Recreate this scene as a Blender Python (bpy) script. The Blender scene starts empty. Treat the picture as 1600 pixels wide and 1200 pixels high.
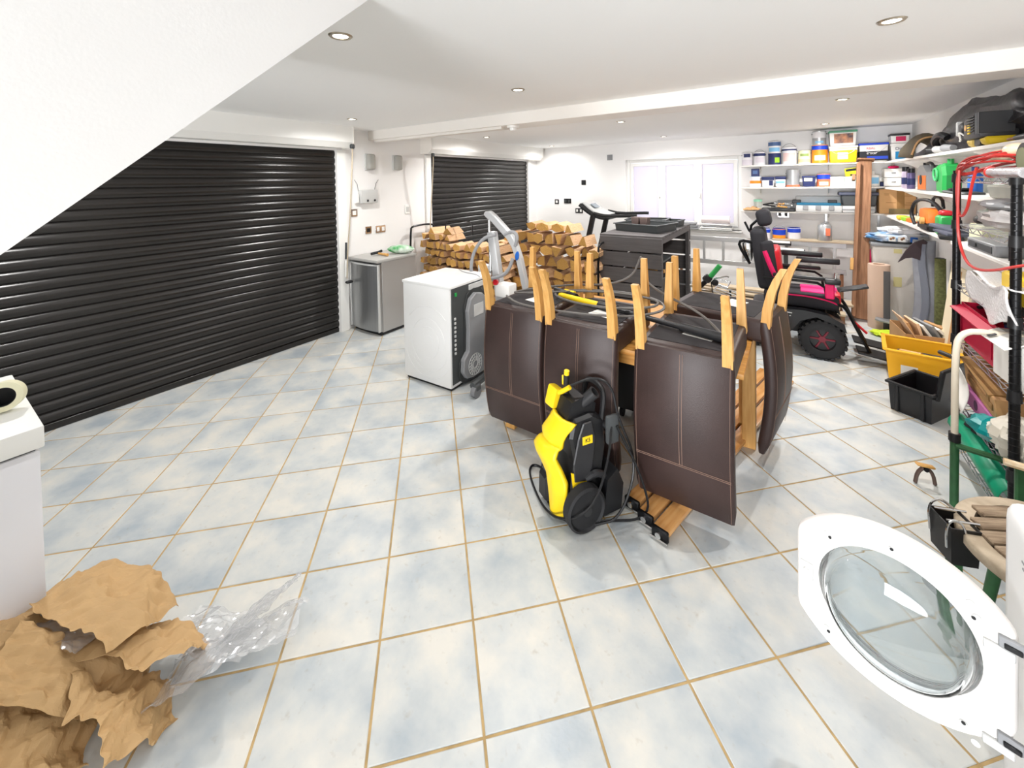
import bpy, bmesh, math, random
from mathutils import Vector, Matrix, Euler, noise
random.seed(7)
SC = bpy.context.scene
COL = SC.collection
R = math.radians
V = Vector
# ---------------------------------------------------------------- camera, world, exposure
cam_data = bpy.data.cameras.new('camera'); cam = bpy.data.objects.new('camera', cam_data); COL.objects.link(cam)
def place_camera():
    yaw, pitch, roll = R(34.0), R(1.3), R(0.98)
    f = V((-math.sin(yaw)*math.cos(pitch), math.cos(yaw)*math.cos(pitch), -math.sin(pitch)))
    r = V((math.cos(yaw), math.sin(yaw), 0)); u = r.cross(f)
    r2 = r*math.cos(roll) - u*math.sin(roll); u2 = u*math.cos(roll) + r*math.sin(roll)
    m = Matrix((r2, u2, -f)).transposed().to_4x4(); m.translation = V((0, 0, 1.68))
    cam.matrix_world = m
place_camera()
cam_data.sensor_width = 36; cam_data.lens = 14.5575; cam_data.shift_y = -0.1886; cam_data.clip_start = 0.02
SC.camera = cam
w = bpy.data.worlds.new('world'); SC.world = w; w.use_nodes = True
bgn = w.node_tree.nodes['Background']; bgn.inputs[0].default_value = (0.80, 0.90, 1.0, 1); bgn.inputs[1].default_value = 0.6
SC.view_settings.view_transform = 'Standard'; SC.view_settings.look = 'None'; SC.view_settings.gamma = 1
SC.view_settings.use_curve_mapping = False; SC.view_settings.exposure = 0.67
SPOT_W = 24.0
def lamp(name, kind, loc, energy, col=(1, 1, 1), rot=None, size=None, sy=None, parent=None):
    d = bpy.data.lights.new(name, kind); d.energy = energy; d.color = col
    if kind == 'AREA':
        d.shape = 'RECTANGLE'; d.size = size; d.size_y = sy or size
    o = bpy.data.objects.new(name, d); COL.objects.link(o); o.location = loc
    if rot: o.rotation_euler = rot
    if parent: o.parent = parent
    return o
lamp('window_daylight', 'AREA', (-1.53, 7.75, 1.5), 20, (0.90, 0.93, 1.0), (R(-90), 0, 0), 1.9, 1.3)
lamp('added_rear_fill', 'AREA', (-0.7, -8.0, 0.5), 1000, (0.97, 0.98, 1.0), (R(95), 0, 0), 6.0, 2.0)  # fill lamp added behind the camera, shining in through an invented opening

# ---------------------------------------------------------------- materials
def lin(c):
    c = [x/255 for x in c]
    return tuple((x/12.92 if x <= 0.04045 else ((x+0.055)/1.055)**2.4) for x in c) + (1,)
MATS = {}
def mat(name, col, rough=0.5, metal=0.0, var=0.0, scale=6.0, bump=0.0, bscale=60.0, col2=None, rand=0.0, coat=0.0, trans=0.0, ior=1.45, stretch=None, spec=0.5, emit=0.0, world=False):
    if name in MATS: return MATS[name]
    m = bpy.data.materials.new(name); m.use_nodes = True; nt = m.node_tree; N = nt.nodes; L = nt.links
    b = N['Principled BSDF']; b.inputs['Base Color'].default_value = lin(col); b.inputs['Roughness'].default_value = rough
    b.inputs['Metallic'].default_value = metal; b.inputs['Coat Weight'].default_value = coat
    b.inputs['Transmission Weight'].default_value = trans; b.inputs['IOR'].default_value = ior
    b.inputs['Specular IOR Level'].default_value = spec
    if emit: b.inputs['Emission Color'].default_value = lin(col); b.inputs['Emission Strength'].default_value = emit
    vec = None
    if var or bump or col2:
        tc = N.new('ShaderNodeTexCoord'); mp = N.new('ShaderNodeMapping')
        if world:
            g = N.new('ShaderNodeNewGeometry'); L.new(g.outputs['Position'], mp.inputs['Vector'])
        else: L.new(tc.outputs['Object'], mp.inputs['Vector'])
        if stretch: mp.inputs['Scale'].default_value = stretch
        vec = mp.outputs['Vector']
    src = None
    if var or col2:
        nz = N.new('ShaderNodeTexNoise'); nz.inputs['Scale'].default_value = scale; nz.inputs['Detail'].default_value = 6
        L.new(vec, nz.inputs['Vector'])
        mr = N.new('ShaderNodeMapRange'); mr.inputs[1].default_value = 0.35; mr.inputs[2].default_value = 0.65
        L.new(nz.outputs['Fac'], mr.inputs[0])
        mx = N.new('ShaderNodeMix'); mx.data_type = 'RGBA'
        c2 = lin(col2) if col2 else tuple(x*(1-var) for x in lin(col)[:3]) + (1,)
        mx.inputs[6].default_value = lin(col); mx.inputs[7].default_value = c2
        L.new(mr.outputs[0], mx.inputs[0]); src = mx.outputs[2]
    if rand:
        oi = N.new('ShaderNodeObjectInfo'); hs = N.new('ShaderNodeHueSaturation')
        mr2 = N.new('ShaderNodeMapRange'); mr2.inputs[3].default_value = 1-rand; mr2.inputs[4].default_value = 1+rand
        L.new(oi.outputs['Random'], mr2.inputs[0]); L.new(mr2.outputs[0], hs.inputs['Value'])
        if src: L.new(src, hs.inputs['Color'])
        else: hs.inputs['Color'].default_value = lin(col)
        src = hs.outputs[0]
    if src: L.new(src, b.inputs['Base Color'])
    if bump:
        n2 = N.new('ShaderNodeTexNoise'); n2.inputs['Scale'].default_value = bscale; n2.inputs['Detail'].default_value = 4
        L.new(vec, n2.inputs['Vector'])
        bp = N.new('ShaderNodeBump'); bp.inputs['Strength'].default_value = bump; bp.inputs['Distance'].default_value = 0.01
        L.new(n2.outputs['Fac'], bp.inputs['Height']); L.new(bp.outputs[0], b.inputs['Normal'])
    MATS[name] = m
    return m
WALL = mat('wall_paint', (242, 240, 238), 0.7, var=0.03, scale=1.2, bump=0.04, bscale=90, world=True)
CEIL = mat('ceiling_paint', (250, 250, 249), 0.75, var=0.015, scale=1.0)
PVC = mat('white_pvc', (240, 239, 235), 0.35)
CREAMP = mat('cream_painted_steel', (236, 231, 224), 0.45)
SHUT = mat('black_shutter', (32, 29, 27), 0.27, var=0.25, scale=2.5, spec=0.55, world=True)
GROUT = mat('grout', (196, 166, 116), 0.9, var=0.3, scale=14, world=True)
WHITE = mat('white_enamel', (238, 238, 237), 0.28)
WPL = mat('white_plastic', (236, 234, 230), 0.4)
BLK = mat('black_plastic', (24, 24, 26), 0.4)
BLKR = mat('black_rubber', (26, 26, 28), 0.7)
BLKM = mat('black_metal', (22, 22, 24), 0.35, 0.5)
DGR = mat('dark_grey_plastic', (66, 69, 70), 0.5)
GRY = mat('grey_plastic', (140, 141, 143), 0.45)
LGR = mat('light_grey_plastic', (196, 196, 194), 0.45)
STEEL = mat('brushed_steel', (172, 173, 174), 0.35, 0.85, var=0.1, scale=40, stretch=(1, 1, 0.05))
CHROME = mat('chrome', (215, 215, 215), 0.14, 1.0)
ALU = mat('aluminium', (200, 200, 200), 0.35, 0.7)
SILV = mat('silver_paint', (188, 189, 190), 0.35, 0.35)
OAK = mat('oak', (214, 166, 98), 0.42, col2=(196, 144, 76), scale=9, stretch=(6, 6, 0.6), bump=0.05)
OAKT = mat('oak_table', (205, 150, 76), 0.42, col2=(184, 124, 56), scale=9, stretch=(0.6, 6, 6))
PINE = mat('varnished_pine', (216, 164, 104), 0.25, col2=(198, 138, 78), scale=7, stretch=(6, 0.5, 6), coat=0.3)
LEATH = mat('brown_leather', (54, 38, 35), 0.45, var=0.25, scale=5, bump=0.12, bscale=260)
STITCH = mat('tan_stitching', (134, 108, 94), 0.8)
BFAB = mat('black_fabric', (40, 36, 38), 0.85, var=0.3, scale=12)
PAPERW = mat('white_paper', (232, 230, 224), 0.7)
LOGS = mat('log_split_side', (226, 190, 152), 0.85, col2=(186, 142, 100), scale=8, rand=0.2, stretch=(8, 0.7, 8), bump=0.25, bscale=50)
LOGE = mat('log_end_grain', (206, 162, 90), 0.85, col2=(162, 116, 54), scale=24, rand=0.28, bump=0.2, bscale=90)
BARK = mat('log_bark', (112, 88, 66), 0.95, var=0.5, scale=22, rand=0.2, bump=0.5, bscale=40)
GRYW = mat('grey_painted_wood', (94, 90, 90), 0.7, var=0.2, scale=8, stretch=(0.6, 6, 8), bump=0.15)
YEL = mat('yellow_plastic', (236, 200, 28), 0.38)
YBIN = mat('golden_bin_plastic', (243, 178, 30), 0.4)
RED = mat('red_plastic', (196, 26, 40), 0.4)
CRIM = mat('crimson_toolbox', (184, 22, 58), 0.4)
MAG = mat('magenta_fabric', (222, 22, 96), 0.6)
GRN = mat('green_plastic', (38, 150, 72), 0.4)
DKGRN = mat('dark_green_paint', (44, 92, 52), 0.5, var=0.3, scale=18)
TEAL = mat('teal_green_plastic', (16, 150, 110), 0.4)
BLU = mat('blue_plastic', (28, 92, 176), 0.4)
NAVY = mat('navy_print', (34, 44, 92), 0.5)
ORG = mat('orange_plastic', (232, 120, 36), 0.45)
CARD = mat('cardboard', (196, 152, 104), 0.85, var=0.12, scale=5, bump=0.08)
CARDD = mat('dark_cardboard', (150, 112, 64), 0.85, var=0.2, scale=5)
BEIGE = mat('beige_enamel', (222, 210, 190), 0.4)
KRAFT = mat('kraft_paper', (190, 155, 108), 0.7, var=0.08, scale=9, bump=0.1, bscale=30)
WOODB = mat('rough_brown_timber', (152, 110, 80), 0.75, col2=(124, 86, 60), scale=7, stretch=(8, 8, 0.6), bump=0.2)
SHELF = mat('white_shelf_board', (236, 232, 226), 0.5)
STOOLW = mat('weathered_wood', (160, 140, 116), 0.8, col2=(120, 100, 80), scale=10, stretch=(1, 8, 8), bump=0.3)
PINKP = mat('purple_card', (170, 96, 146), 0.7)

# ---------------------------------------------------------------- geometry helper
class G:
    def __init__(s): s.bm = bmesh.new(); s.mi = 0
    def add(s, verts, faces):
        vs = [s.bm.verts.new(v) for v in verts]
        for f in faces:
            try:
                q = s.bm.faces.new([vs[i] for i in f]); q.material_index = s.mi
            except ValueError: pass
        return s
    def box(s, c, d, bev=0.0, rot=None, seg=1, taper=None):
        t = bmesh.new(); bmesh.ops.create_cube(t, size=1)
        for v in t.verts:
            k = 1.0
            if taper and v.co.z < 0: k = taper
            v.co = V((v.co.x*d[0]*k, v.co.y*d[1]*k, v.co.z*d[2]))
        if bev: bmesh.ops.bevel(t, geom=t.edges[:], offset=bev, segments=seg, profile=0.6, affect='EDGES')
        M = Matrix.Translation(c)
        if rot: M = M @ Euler([R(a) for a in rot]).to_matrix().to_4x4()
        t.transform(M); s.merge(t); return s
    def merge(s, t):
        t.verts.index_update()
        s.add([v.co.copy() for v in t.verts], [[v.index for v in f.verts] for f in t.faces]); t.free()
    def cyl(s, a, b, r, r2=None, n=12):
        a = V(a); b = V(b); r2 = r if r2 is None else r2
        d = (b-a).normalized(); x = d.orthogonal().normalized(); y = d.cross(x); vs = []
        for p, q in ((a, r), (b, r2)):
            for i in range(n):
                t = 2*math.pi*i/n; vs.append(p + x*math.cos(t)*q + y*math.sin(t)*q)
        fs = [(i, (i+1) % n, n+(i+1) % n, n+i) for i in range(n)] + [tuple(range(n-1, -1, -1)), tuple(range(n, 2*n))]
        return s.add(vs, fs)
    def tube(s, pts, r, n=6, closed=False, smooth=0):
        P = [V(p) for p in pts]
        for _ in range(smooth):
            Q = [] if closed else [P[0]]
            rng = range(len(P)) if closed else range(len(P)-1)
            for i in rng:
                a, b = P[i], P[(i+1) % len(P)]; Q += [a*0.75+b*0.25, a*0.25+b*0.75]
            if not closed: Q.append(P[-1])
            P = Q
        m = len(P); vs = []; up = None
        for i, p in enumerate(P):
            if closed: d = P[(i+1) % m] - P[i-1]
            else: d = P[min(i+1, m-1)] - P[max(i-1, 0)]
            d.normalize()
            if up is None: up = d.orthogonal().normalized()
            else:
                up = up - d*up.dot(d)
                up = up.normalized() if up.length > 1e-6 else d.orthogonal().normalized()
            y = d.cross(up)
            for k in range(n):
                t = 2*math.pi*k/n; vs.append(p + up*math.cos(t)*r + y*math.sin(t)*r)
        fs = []
        for i in range(m if closed else m-1):
            j = (i+1) % m
            for k in range(n): fs.append((i*n+k, i*n+(k+1) % n, j*n+(k+1) % n, j*n+k))
        if not closed: fs += [tuple(range(n-1, -1, -1)), tuple(range((m-1)*n, m*n))]
        return s.add(vs, fs)
    def lathe(s, prof, c=(0, 0, 0), n=20, M=None, sx=1, sy=1):
        vs = []; m = len(prof)
        for (r, z) in prof:
            for i in range(n):
                t = 2*math.pi*i/n; p = V((r*math.cos(t)*sx, r*math.sin(t)*sy, z))
                vs.append((M @ p if M else p) + V(c))
        fs = [(j*n+i, j*n+(i+1) % n, (j+1)*n+(i+1) % n, (j+1)*n+i) for j in range(m-1) for i in range(n)]
        if prof[0][0] > 1e-4: fs.append(tuple(range(n-1, -1, -1)))
        if prof[-1][0] > 1e-4: fs.append(tuple(range((m-1)*n, m*n)))
        s.add(vs, fs); return s
    def prism(s, poly, lo, hi, ax=0):
        vs = []
        for h in (lo, hi):
            for (a, b) in poly: vs.append({0: (h, a, b), 1: (a, h, b), 2: (a, b, h)}[ax])
        n = len(poly)
        return s.add(vs, [(i, (i+1) % n, n+(i+1) % n, n+i) for i in range(n)] + [tuple(range(n-1, -1, -1)), tuple(range(n, 2*n))])
    def ball(s, c, r, rot=None, n=14, m=9):
        if not hasattr(r, '__len__'): r = (r, r, r)
        M = Euler([R(a) for a in rot]).to_matrix() if rot else Matrix.Identity(3)
        vs = [V(c) + M @ V((0, 0, -r[2]))]
        for j in range(1, m):
            p = math.pi*j/m
            for i in range(n):
                t = 2*math.pi*i/n; vs.append(V(c) + M @ V((r[0]*math.sin(p)*math.cos(t), r[1]*math.sin(p)*math.sin(t), -r[2]*math.cos(p))))
        vs.append(V(c) + M @ V((0, 0, r[2])))
        fs = [(0, 1+(i+1) % n, 1+i) for i in range(n)]
        fs += [(1+j*n+i, 1+j*n+(i+1) % n, 1+(j+1)*n+(i+1) % n, 1+(j+1)*n+i) for j in range(m-2) for i in range(n)]
        l = len(vs)-1; b = 1+(m-2)*n
        fs += [(b+i, b+(i+1) % n, l) for i in range(n)]
        return s.add(vs, fs)
    def surf(s, f, nu, nv, thick=0.0):
        vs = [V(f(i/(nu-1), j/(nv-1))) for j in range(nv) for i in range(nu)]
        s.add(vs, [(j*nu+i, j*nu+i+1, (j+1)*nu+i+1, (j+1)*nu+i) for j in range(nv-1) for i in range(nu-1)])
        return s
    def out(s, name, m, parent=None, smooth=True, ang=38, solid=0.0, loc=None, rot=None):
        bmesh.ops.recalc_face_normals(s.bm, faces=s.bm.faces[:])
        me = bpy.data.meshes.new(name); s.bm.to_mesh(me); s.bm.free()
        for x in (m if isinstance(m, (list, tuple)) else [m]): me.materials.append(x)
        if smooth:
            me.polygons.foreach_set('use_smooth', [True]*len(me.polygons)); me.set_sharp_from_angle(angle=R(ang))
        o = bpy.data.objects.new(name, me); COL.objects.link(o)
        if parent: o.parent = parent
        if loc: o.location = loc
        if rot: o.rotation_euler = [R(a) for a in rot]
        if solid:
            k = o.modifiers.new('solidify', 'SOLIDIFY'); k.thickness = solid
        return o
def tag(o, label=None, cat=None, group=None, kind=None):
    if label: o['label'] = label
    if cat: o['category'] = cat
    if group: o['group'] = group
    if kind: o['kind'] = kind
    return o
def thing(name, label, cat, loc=(0, 0, 0), rz=0.0, group=None, rot=None):
    o = bpy.data.objects.new(name, None); o.empty_display_size = 0.05; COL.objects.link(o); o.location = loc
    o.rotation_euler = [R(a) for a in rot] if rot else (0, 0, R(rz))
    return tag(o, label, cat, group)
def copy_tree(o, parent=None):
    c = o.copy(); COL.objects.link(c)
    if parent: c.parent = parent
    for ch in [x for x in o.children]: copy_tree(ch, c)
    return c
def text(body, size, m, parent, loc, rot=(90, 0, 0), ext=0.0006, sx=1.0, align='CENTER'):
    d = bpy.data.curves.new('lettering', 'FONT'); d.body = body; d.size = size; d.extrude = ext; d.align_x = align; d.align_y = 'CENTER'
    d.resolution_u = 2; f = bpy.data.objects.new('lettering_curve', d); COL.objects.link(f)
    me = bpy.data.meshes.new_from_object(f); bpy.data.objects.remove(f); bpy.data.curves.remove(d); me.materials.clear(); me.materials.append(m)
    o = bpy.data.objects.new('lettering', me); COL.objects.link(o)
    o.parent = parent; o.location = loc; o.rotation_euler = [R(a) for a in rot]; o.scale = (sx, 1, 1)
    return o
# ================================================================= SETTING
# floor of diagonal tiles
c45 = math.sqrt(0.5)
X0, X1, Y0, Y1, ZC = -4.26, 1.27, -1.7, 7.2, 2.32
floor = G().box(((X0+X1)/2, (Y0+Y1)/2, -0.053), (X1-X0+0.6, Y1-Y0+0.6, 0.1)).out('floor', GROUT, smooth=False)
tag(floor, 'light blue-grey ceramic tile floor laid diagonally with tan grout', kind='structure')
def tile_material():
    m = bpy.data.materials.new('blue_grey_tile'); m.use_nodes = True; nt = m.node_tree; N = nt.nodes; L = nt.links
    b = N['Principled BSDF']
    g = N.new('ShaderNodeNewGeometry'); oi = N.new('ShaderNodeObjectInfo')
    cx = N.new('ShaderNodeVectorMath'); cx.operation = 'ADD'; L.new(g.outputs['Position'], cx.inputs[0]); 
    sc = N.new('ShaderNodeVectorMath'); sc.operation = 'SCALE'; sc.inputs['Scale'].default_value = 7.0; 
    cb = N.new('ShaderNodeCombineXYZ'); L.new(oi.outputs['Random'], cb.inputs[0]); L.new(oi.outputs['Random'], cb.inputs[2]); L.new(cb.outputs[0], sc.inputs[0]); L.new(sc.outputs[0], cx.inputs[1])
    n1 = N.new('ShaderNodeTexNoise'); n1.inputs['Scale'].default_value = 4.2; n1.inputs['Detail'].default_value = 5; n1.inputs['Roughness'].default_value = 0.55
    L.new(cx.outputs[0], n1.inputs['Vector'])
    r1 = N.new('ShaderNodeValToRGB'); e = r1.color_ramp.elements
    e[0].position = 0.30; e[0].color = lin((164, 173, 180)); e[1].position = 0.66; e[1].color = lin((210, 207, 199))
    k = e.new(0.50); k.color = lin((192, 195, 194))
    L.new(n1.outputs['Fac'], r1.inputs[0])
    n2 = N.new('ShaderNodeTexNoise'); n2.inputs['Scale'].default_value = 38; n2.inputs['Detail'].default_value = 8; L.new(cx.outputs[0], n2.inputs['Vector'])
    mr = N.new('ShaderNodeMapRange'); mr.inputs[1].default_value = 0.62; mr.inputs[2].default_value = 0.80; mr.inputs[4].default_value = 0.35
    L.new(n2.outputs['Fac'], mr.inputs[0])
    mx = N.new('ShaderNodeMix'); mx.data_type = 'RGBA'; L.new(mr.outputs[0], mx.inputs[0]); L.new(r1.outputs[0], mx.inputs[6]); mx.inputs[7].default_value = lin((150, 132, 108))
    L.new(mx.outputs[2], b.inputs['Base Color'])
    rr = N.new('ShaderNodeMapRange'); rr.inputs[3].default_value = 0.25; rr.inputs[4].default_value = 0.5; L.new(n1.outputs['Fac'], rr.inputs[0]); L.new(rr.outputs[0], b.inputs['Roughness'])
    bp = N.new('ShaderNodeBump'); bp.inputs['Strength'].default_value = 0.06; bp.inputs['Distance'].default_value = 0.01; L.new(n2.outputs['Fac'], bp.inputs['Height']); L.new(bp.outputs[0], b.inputs['Normal'])
    return m
TILE = tile_material()
P_U, P_V = 0.3435, 0.3445
def tile_geo(g, cx, cy):
    a, b, z0, z1 = P_U/2-0.0042, P_V/2-0.0042, -0.0105, 0.0
    vs = []
    for (k, z) in ((0, z0), (0, z1-0.0015), (0.0025, z1)):
        for (su, sv) in ((-1, -1), (1, -1), (1, 1), (-1, 1)):
            u, v = su*(a-k), sv*(b-k); vs.append((cx+(u-v)*c45, cy+(u+v)*c45, z))
    fs = [(8, 9, 10, 11)]
    for L_ in (0, 4):
        for i in range(4): fs.append((L_+i, L_+(i+1) % 4, L_+4+(i+1) % 4, L_+4+i))
    g.add(vs, fs)
MI = cam.matrix_world.inverted()
cells = []
for i in range(-22, 22):
    for j in range(-12, 26):
        u = 0.122 + P_U*(i+0.5); v = 1.2145 + P_V*(j+0.5); x = (u-v)*c45; y = (u+v)*c45
        if X0-0.23 < x < X1+0.23 and Y0-0.23 < y < Y1+0.23:
            p = MI @ V((x, y, 0)); d = -p.z
            inside = d > 0.2 and abs(p.x/d) < 1.30 and p.y/d > -1.45
            cells.append((0 if inside else 1, d, x, y))
cells.sort()
gt = G(); tile_geo(gt, 0, 0); t0 = gt.out('tile', TILE, floor, smooth=False)
gr = G()
for n, (k, d, x, y) in enumerate(cells):
    if n < 290:
        o = t0 if n == 0 else t0.copy()
        if n: COL.objects.link(o); o.parent = floor
        o.location = (x, y, random.uniform(-0.0006, 0.0))
    else: tile_geo(gr, x, y)
tag(gr.out('far_tile_area', TILE, floor, smooth=False), kind='stuff')

def struct(name, g, m, label=None, **k):
    o = g.out(name, m, **k); tag(o, label, kind='structure'); return o
T = 0.3
# left wall (two roller-door openings); door1 y -0.55..2.77, door2 y 4.2..6.85
D1a, D1b, D2a, D2b, DT = -0.55, 2.77, 4.24, 6.86, 2.065
g = G()
for (a, b, z0, z1) in ((Y0-T, D1a, 0, ZC), (D1a, D1b, DT, ZC), (D1b, D2a, 0, ZC), (D2a, D2b, DT, ZC), (D2b, Y1+T, 0, ZC)):
    g.box((X0-T/2, (a+b)/2, (z0+z1)/2), (T, b-a, z1-z0))
struct('wall_left', g, WALL, 'white painted wall with two black roller shutter doors', smooth=False)
WX0, WX1, WZ0, WZ1 = -2.43, -0.63, 0.86, 2.02
g = G()
for (a, b, z0, z1) in ((X0, WX0, 0, ZC), (WX1, X1+T, 0, ZC), (WX0, WX1, 0, WZ0), (WX0, WX1, WZ1, ZC)):
    g.box(((a+b)/2, Y1+T/2, (z0+z1)/2), (b-a, T, z1-z0))
struct('wall_back', g, WALL, 'white back wall with frosted window and paint shelves', smooth=False)
struct('wall_right', G().box((X1+T/2, (Y0+Y1)/2, ZC/2), (T, Y1-Y0+T, ZC)), WALL, 'white right wall behind the storage shelves', smooth=False)
g = G()
g.box(((X0-T+X0+1.4)/2, Y0-T/2, ZC/2), (1.4+T, T, ZC)); g.box((X1-0.2, Y0-T/2, ZC/2), (1.0, T, ZC)); g.box((-1.1, Y0-T/2, 2.26), (3.7, T, 0.12))
struct('wall_front', g, WALL, smooth=False)
struct('ceiling', G().box(((X0+X1)/2, (Y0+Y1)/2, ZC+0.1), (X1-X0+2*T, Y1-Y0+2*T, 0.2)), CEIL, 'flat white ceiling with recessed downlights', smooth=False)
# boxed staircase at the left, sloping underside
st = struct('wall_stairs', G().prism([(0.93, ZC), (0.10, 1.56), (-1.60, 0.01), (-1.69, 0.01), (-1.69, ZC)], -2.12, -1.20, 0), WALL, 'white boxed-in side of staircase sloping down at the left', smooth=False)
# beam across the ceiling
bm_ = struct('trim_1', G().box(((X0+X1)/2, 3.36, 2.265), (X1-X0, 0.30, 0.11), 0.003), CREAMP, 'shallow white boxed beam across the ceiling', smooth=False)
G().box(((X0+X1)/2, 3.225, 2.306), (X1-X0, 0.028, 0.024)).out('moulding', CREAMP, bm_, smooth=False)

# roller shutter doors
def shutter(n, ya, yb, label):
    d = thing('door_%d' % n, label, None, (X0-0.03, (ya+yb)/2, 0)); d['kind'] = 'structure'
    h = 0.0775; w_ = (yb-ya)/2
    prof = [(0.0, 0.0), (0.004, 0.004), (0.010, 0.010), (0.0155, 0.022), (0.018, 0.038), (0.0165, 0.054), (0.011, 0.066), (0.005, 0.0735), (0.0, 0.0745), (0.0, 0.0775), (-0.012, 0.0775), (-0.012, 0.0)]
    o = G().prism(prof, -w_, w_, 0).out('slat', SHUT, d, ang=30)
    for i in range(26):
        if i: o = o.copy(); COL.objects.link(o)
        o.parent = d; o.location = (0, 0, 0.05+i*h); o.rotation_euler = (0, 0, R(-90))
    G().box((0.0, 0, 0.026), (0.03, yb-ya, 0.05), 0.004).out('bottom_bar', SHUT, d)
    return d
shutter(1, D1a, D1b, 'large black slatted roller shutter garage door nearest the camera')
shutter(2, D2a, D2b, 'smaller black slatted roller shutter door behind the log piles')
def tr(n, g, m, label): return struct('trim_%d' % n, g, m, label)
tr(2, G().box((X0+0.012, 2.825, 1.035), (0.03, 0.11, 2.07), 0.004), PVC, 'white guide rail right of the large roller shutter')
tr(3, G().box((X0+0.012, 4.19, 1.035), (0.03, 0.10, 2.07), 0.004), PVC, 'white guide rail left of the smaller roller shutter')
tr(4, G().box((X0+0.012, 6.91, 1.035), (0.03, 0.10, 2.07), 0.004), PVC, 'white guide rail right of the smaller roller shutter')
def rollerbox(label, ya, yb, z0, grp):
    t = thing('roller_box', label, 'roller housing', (X0, (ya+yb)/2, z0), group=grp)
    d = (yb-ya)/2; zt = ZC-z0; 
    G().prism([(0.0, 0.0), (0.15, 0.0), (0.21, 0.06), (0.21, zt), (0.0, zt)], -d+0.008, d-0.008, 1).out('housing', PVC, t, smooth=False)
    for s in (-1, 1): G().prism([(0.0, -0.006), (0.155, -0.006), (0.22, 0.056), (0.22, zt), (0.0, zt)], s*(d-0.008), s*d, 1).out('end_plate', CREAMP, t, smooth=False)
    return t
rollerbox('long white roller box above the large shutter', D1a-0.1, 2.86, 2.085, 'shutter roller boxes')
rollerbox('white roller box above the smaller shutter', 4.06, 7.12, 2.085, 'shutter roller boxes')

# window
win = thing('window_1', 'white three-pane frosted window in the back wall', None, ((WX0+WX1)/2, Y1, WZ0)); win['kind'] = 'structure'
WW, WH = WX1-WX0, WZ1-WZ0
def fr(x0, x1, z0, z1, t, y0, y1, nm):
    g = G()
    for (a, b, c, d) in ((x0, x0+t, z0, z1), (x1-t, x1, z0, z1), (x0+t, x1-t, z0, z0+t), (x0+t, x1-t, z1-t, z1)):
        g.box(((a+b)/2, (y0+y1)/2, (c+d)/2), (b-a, y1-y0, d-c), 0.004)
    return g.out(nm, PVC, win, smooth=False)
fr(-WW/2, WW/2, 0, WH, 0.055, 0.10, 0.17, 'window_frame')
def frost():
    m = bpy.data.materials.new('frosted_glass'); m.use_nodes = True; nt = m.node_tree; N = nt.nodes; L = nt.links; N.clear()
    o = N.new('ShaderNodeOutputMaterial'); t = N.new('ShaderNodeBsdfTranslucent'); g = N.new('ShaderNodeBsdfRefraction'); mx = N.new('ShaderNodeMixShader')
    t.inputs[0].default_value = (0.56, 0.53, 0.56, 1); g.inputs['Roughness'].default_value = 0.55; g.inputs['IOR'].default_value = 1.05; g.inputs[0].default_value = (0.6, 0.58, 0.6, 1)
    mx.inputs[0].default_value = 0.12; L.new(t.outputs[0], mx.inputs[1]); L.new(g.outputs[0], mx.inputs[2]); L.new(mx.outputs[0], o.inputs[0]); return m
FROST = frost()
for (a, b) in ((-WW/2+0.055, -0.30), (-0.30, 0.27), (0.27, WW/2-0.055)):
    s = fr(a+0.005, b-0.005, 0.06, WH-0.06, 0.055, 0.08, 0.14, 'sash')
    p = G().box(((a+b)/2, 0.115, WH/2), (b-a-0.10, 0.006, WH-0.2)).out('pane', FROST, s, smooth=False)
for x in (-0.325, 0.30):
    G().tube([(x, 0.075, 0.50), (x, 0.045, 0.52), (x, 0.045, 0.62)], 0.009, 6).out('handle', PVC, win)
G().box((0, 0.05, -0.012), (WW+0.02, 0.22, 0.024), 0.004).out('window_sill', PVC, win)
# brick garden wall outside the window
og = struct('trim_5', G().box((-1.5, 9.3, 0.55), (7, 0.2, 1.1)), mat('outdoor_brick', (186, 120, 96), 0.9, var=0.2, scale=12), 'pale brick boundary wall beyond the frosted window', smooth=False)

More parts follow.
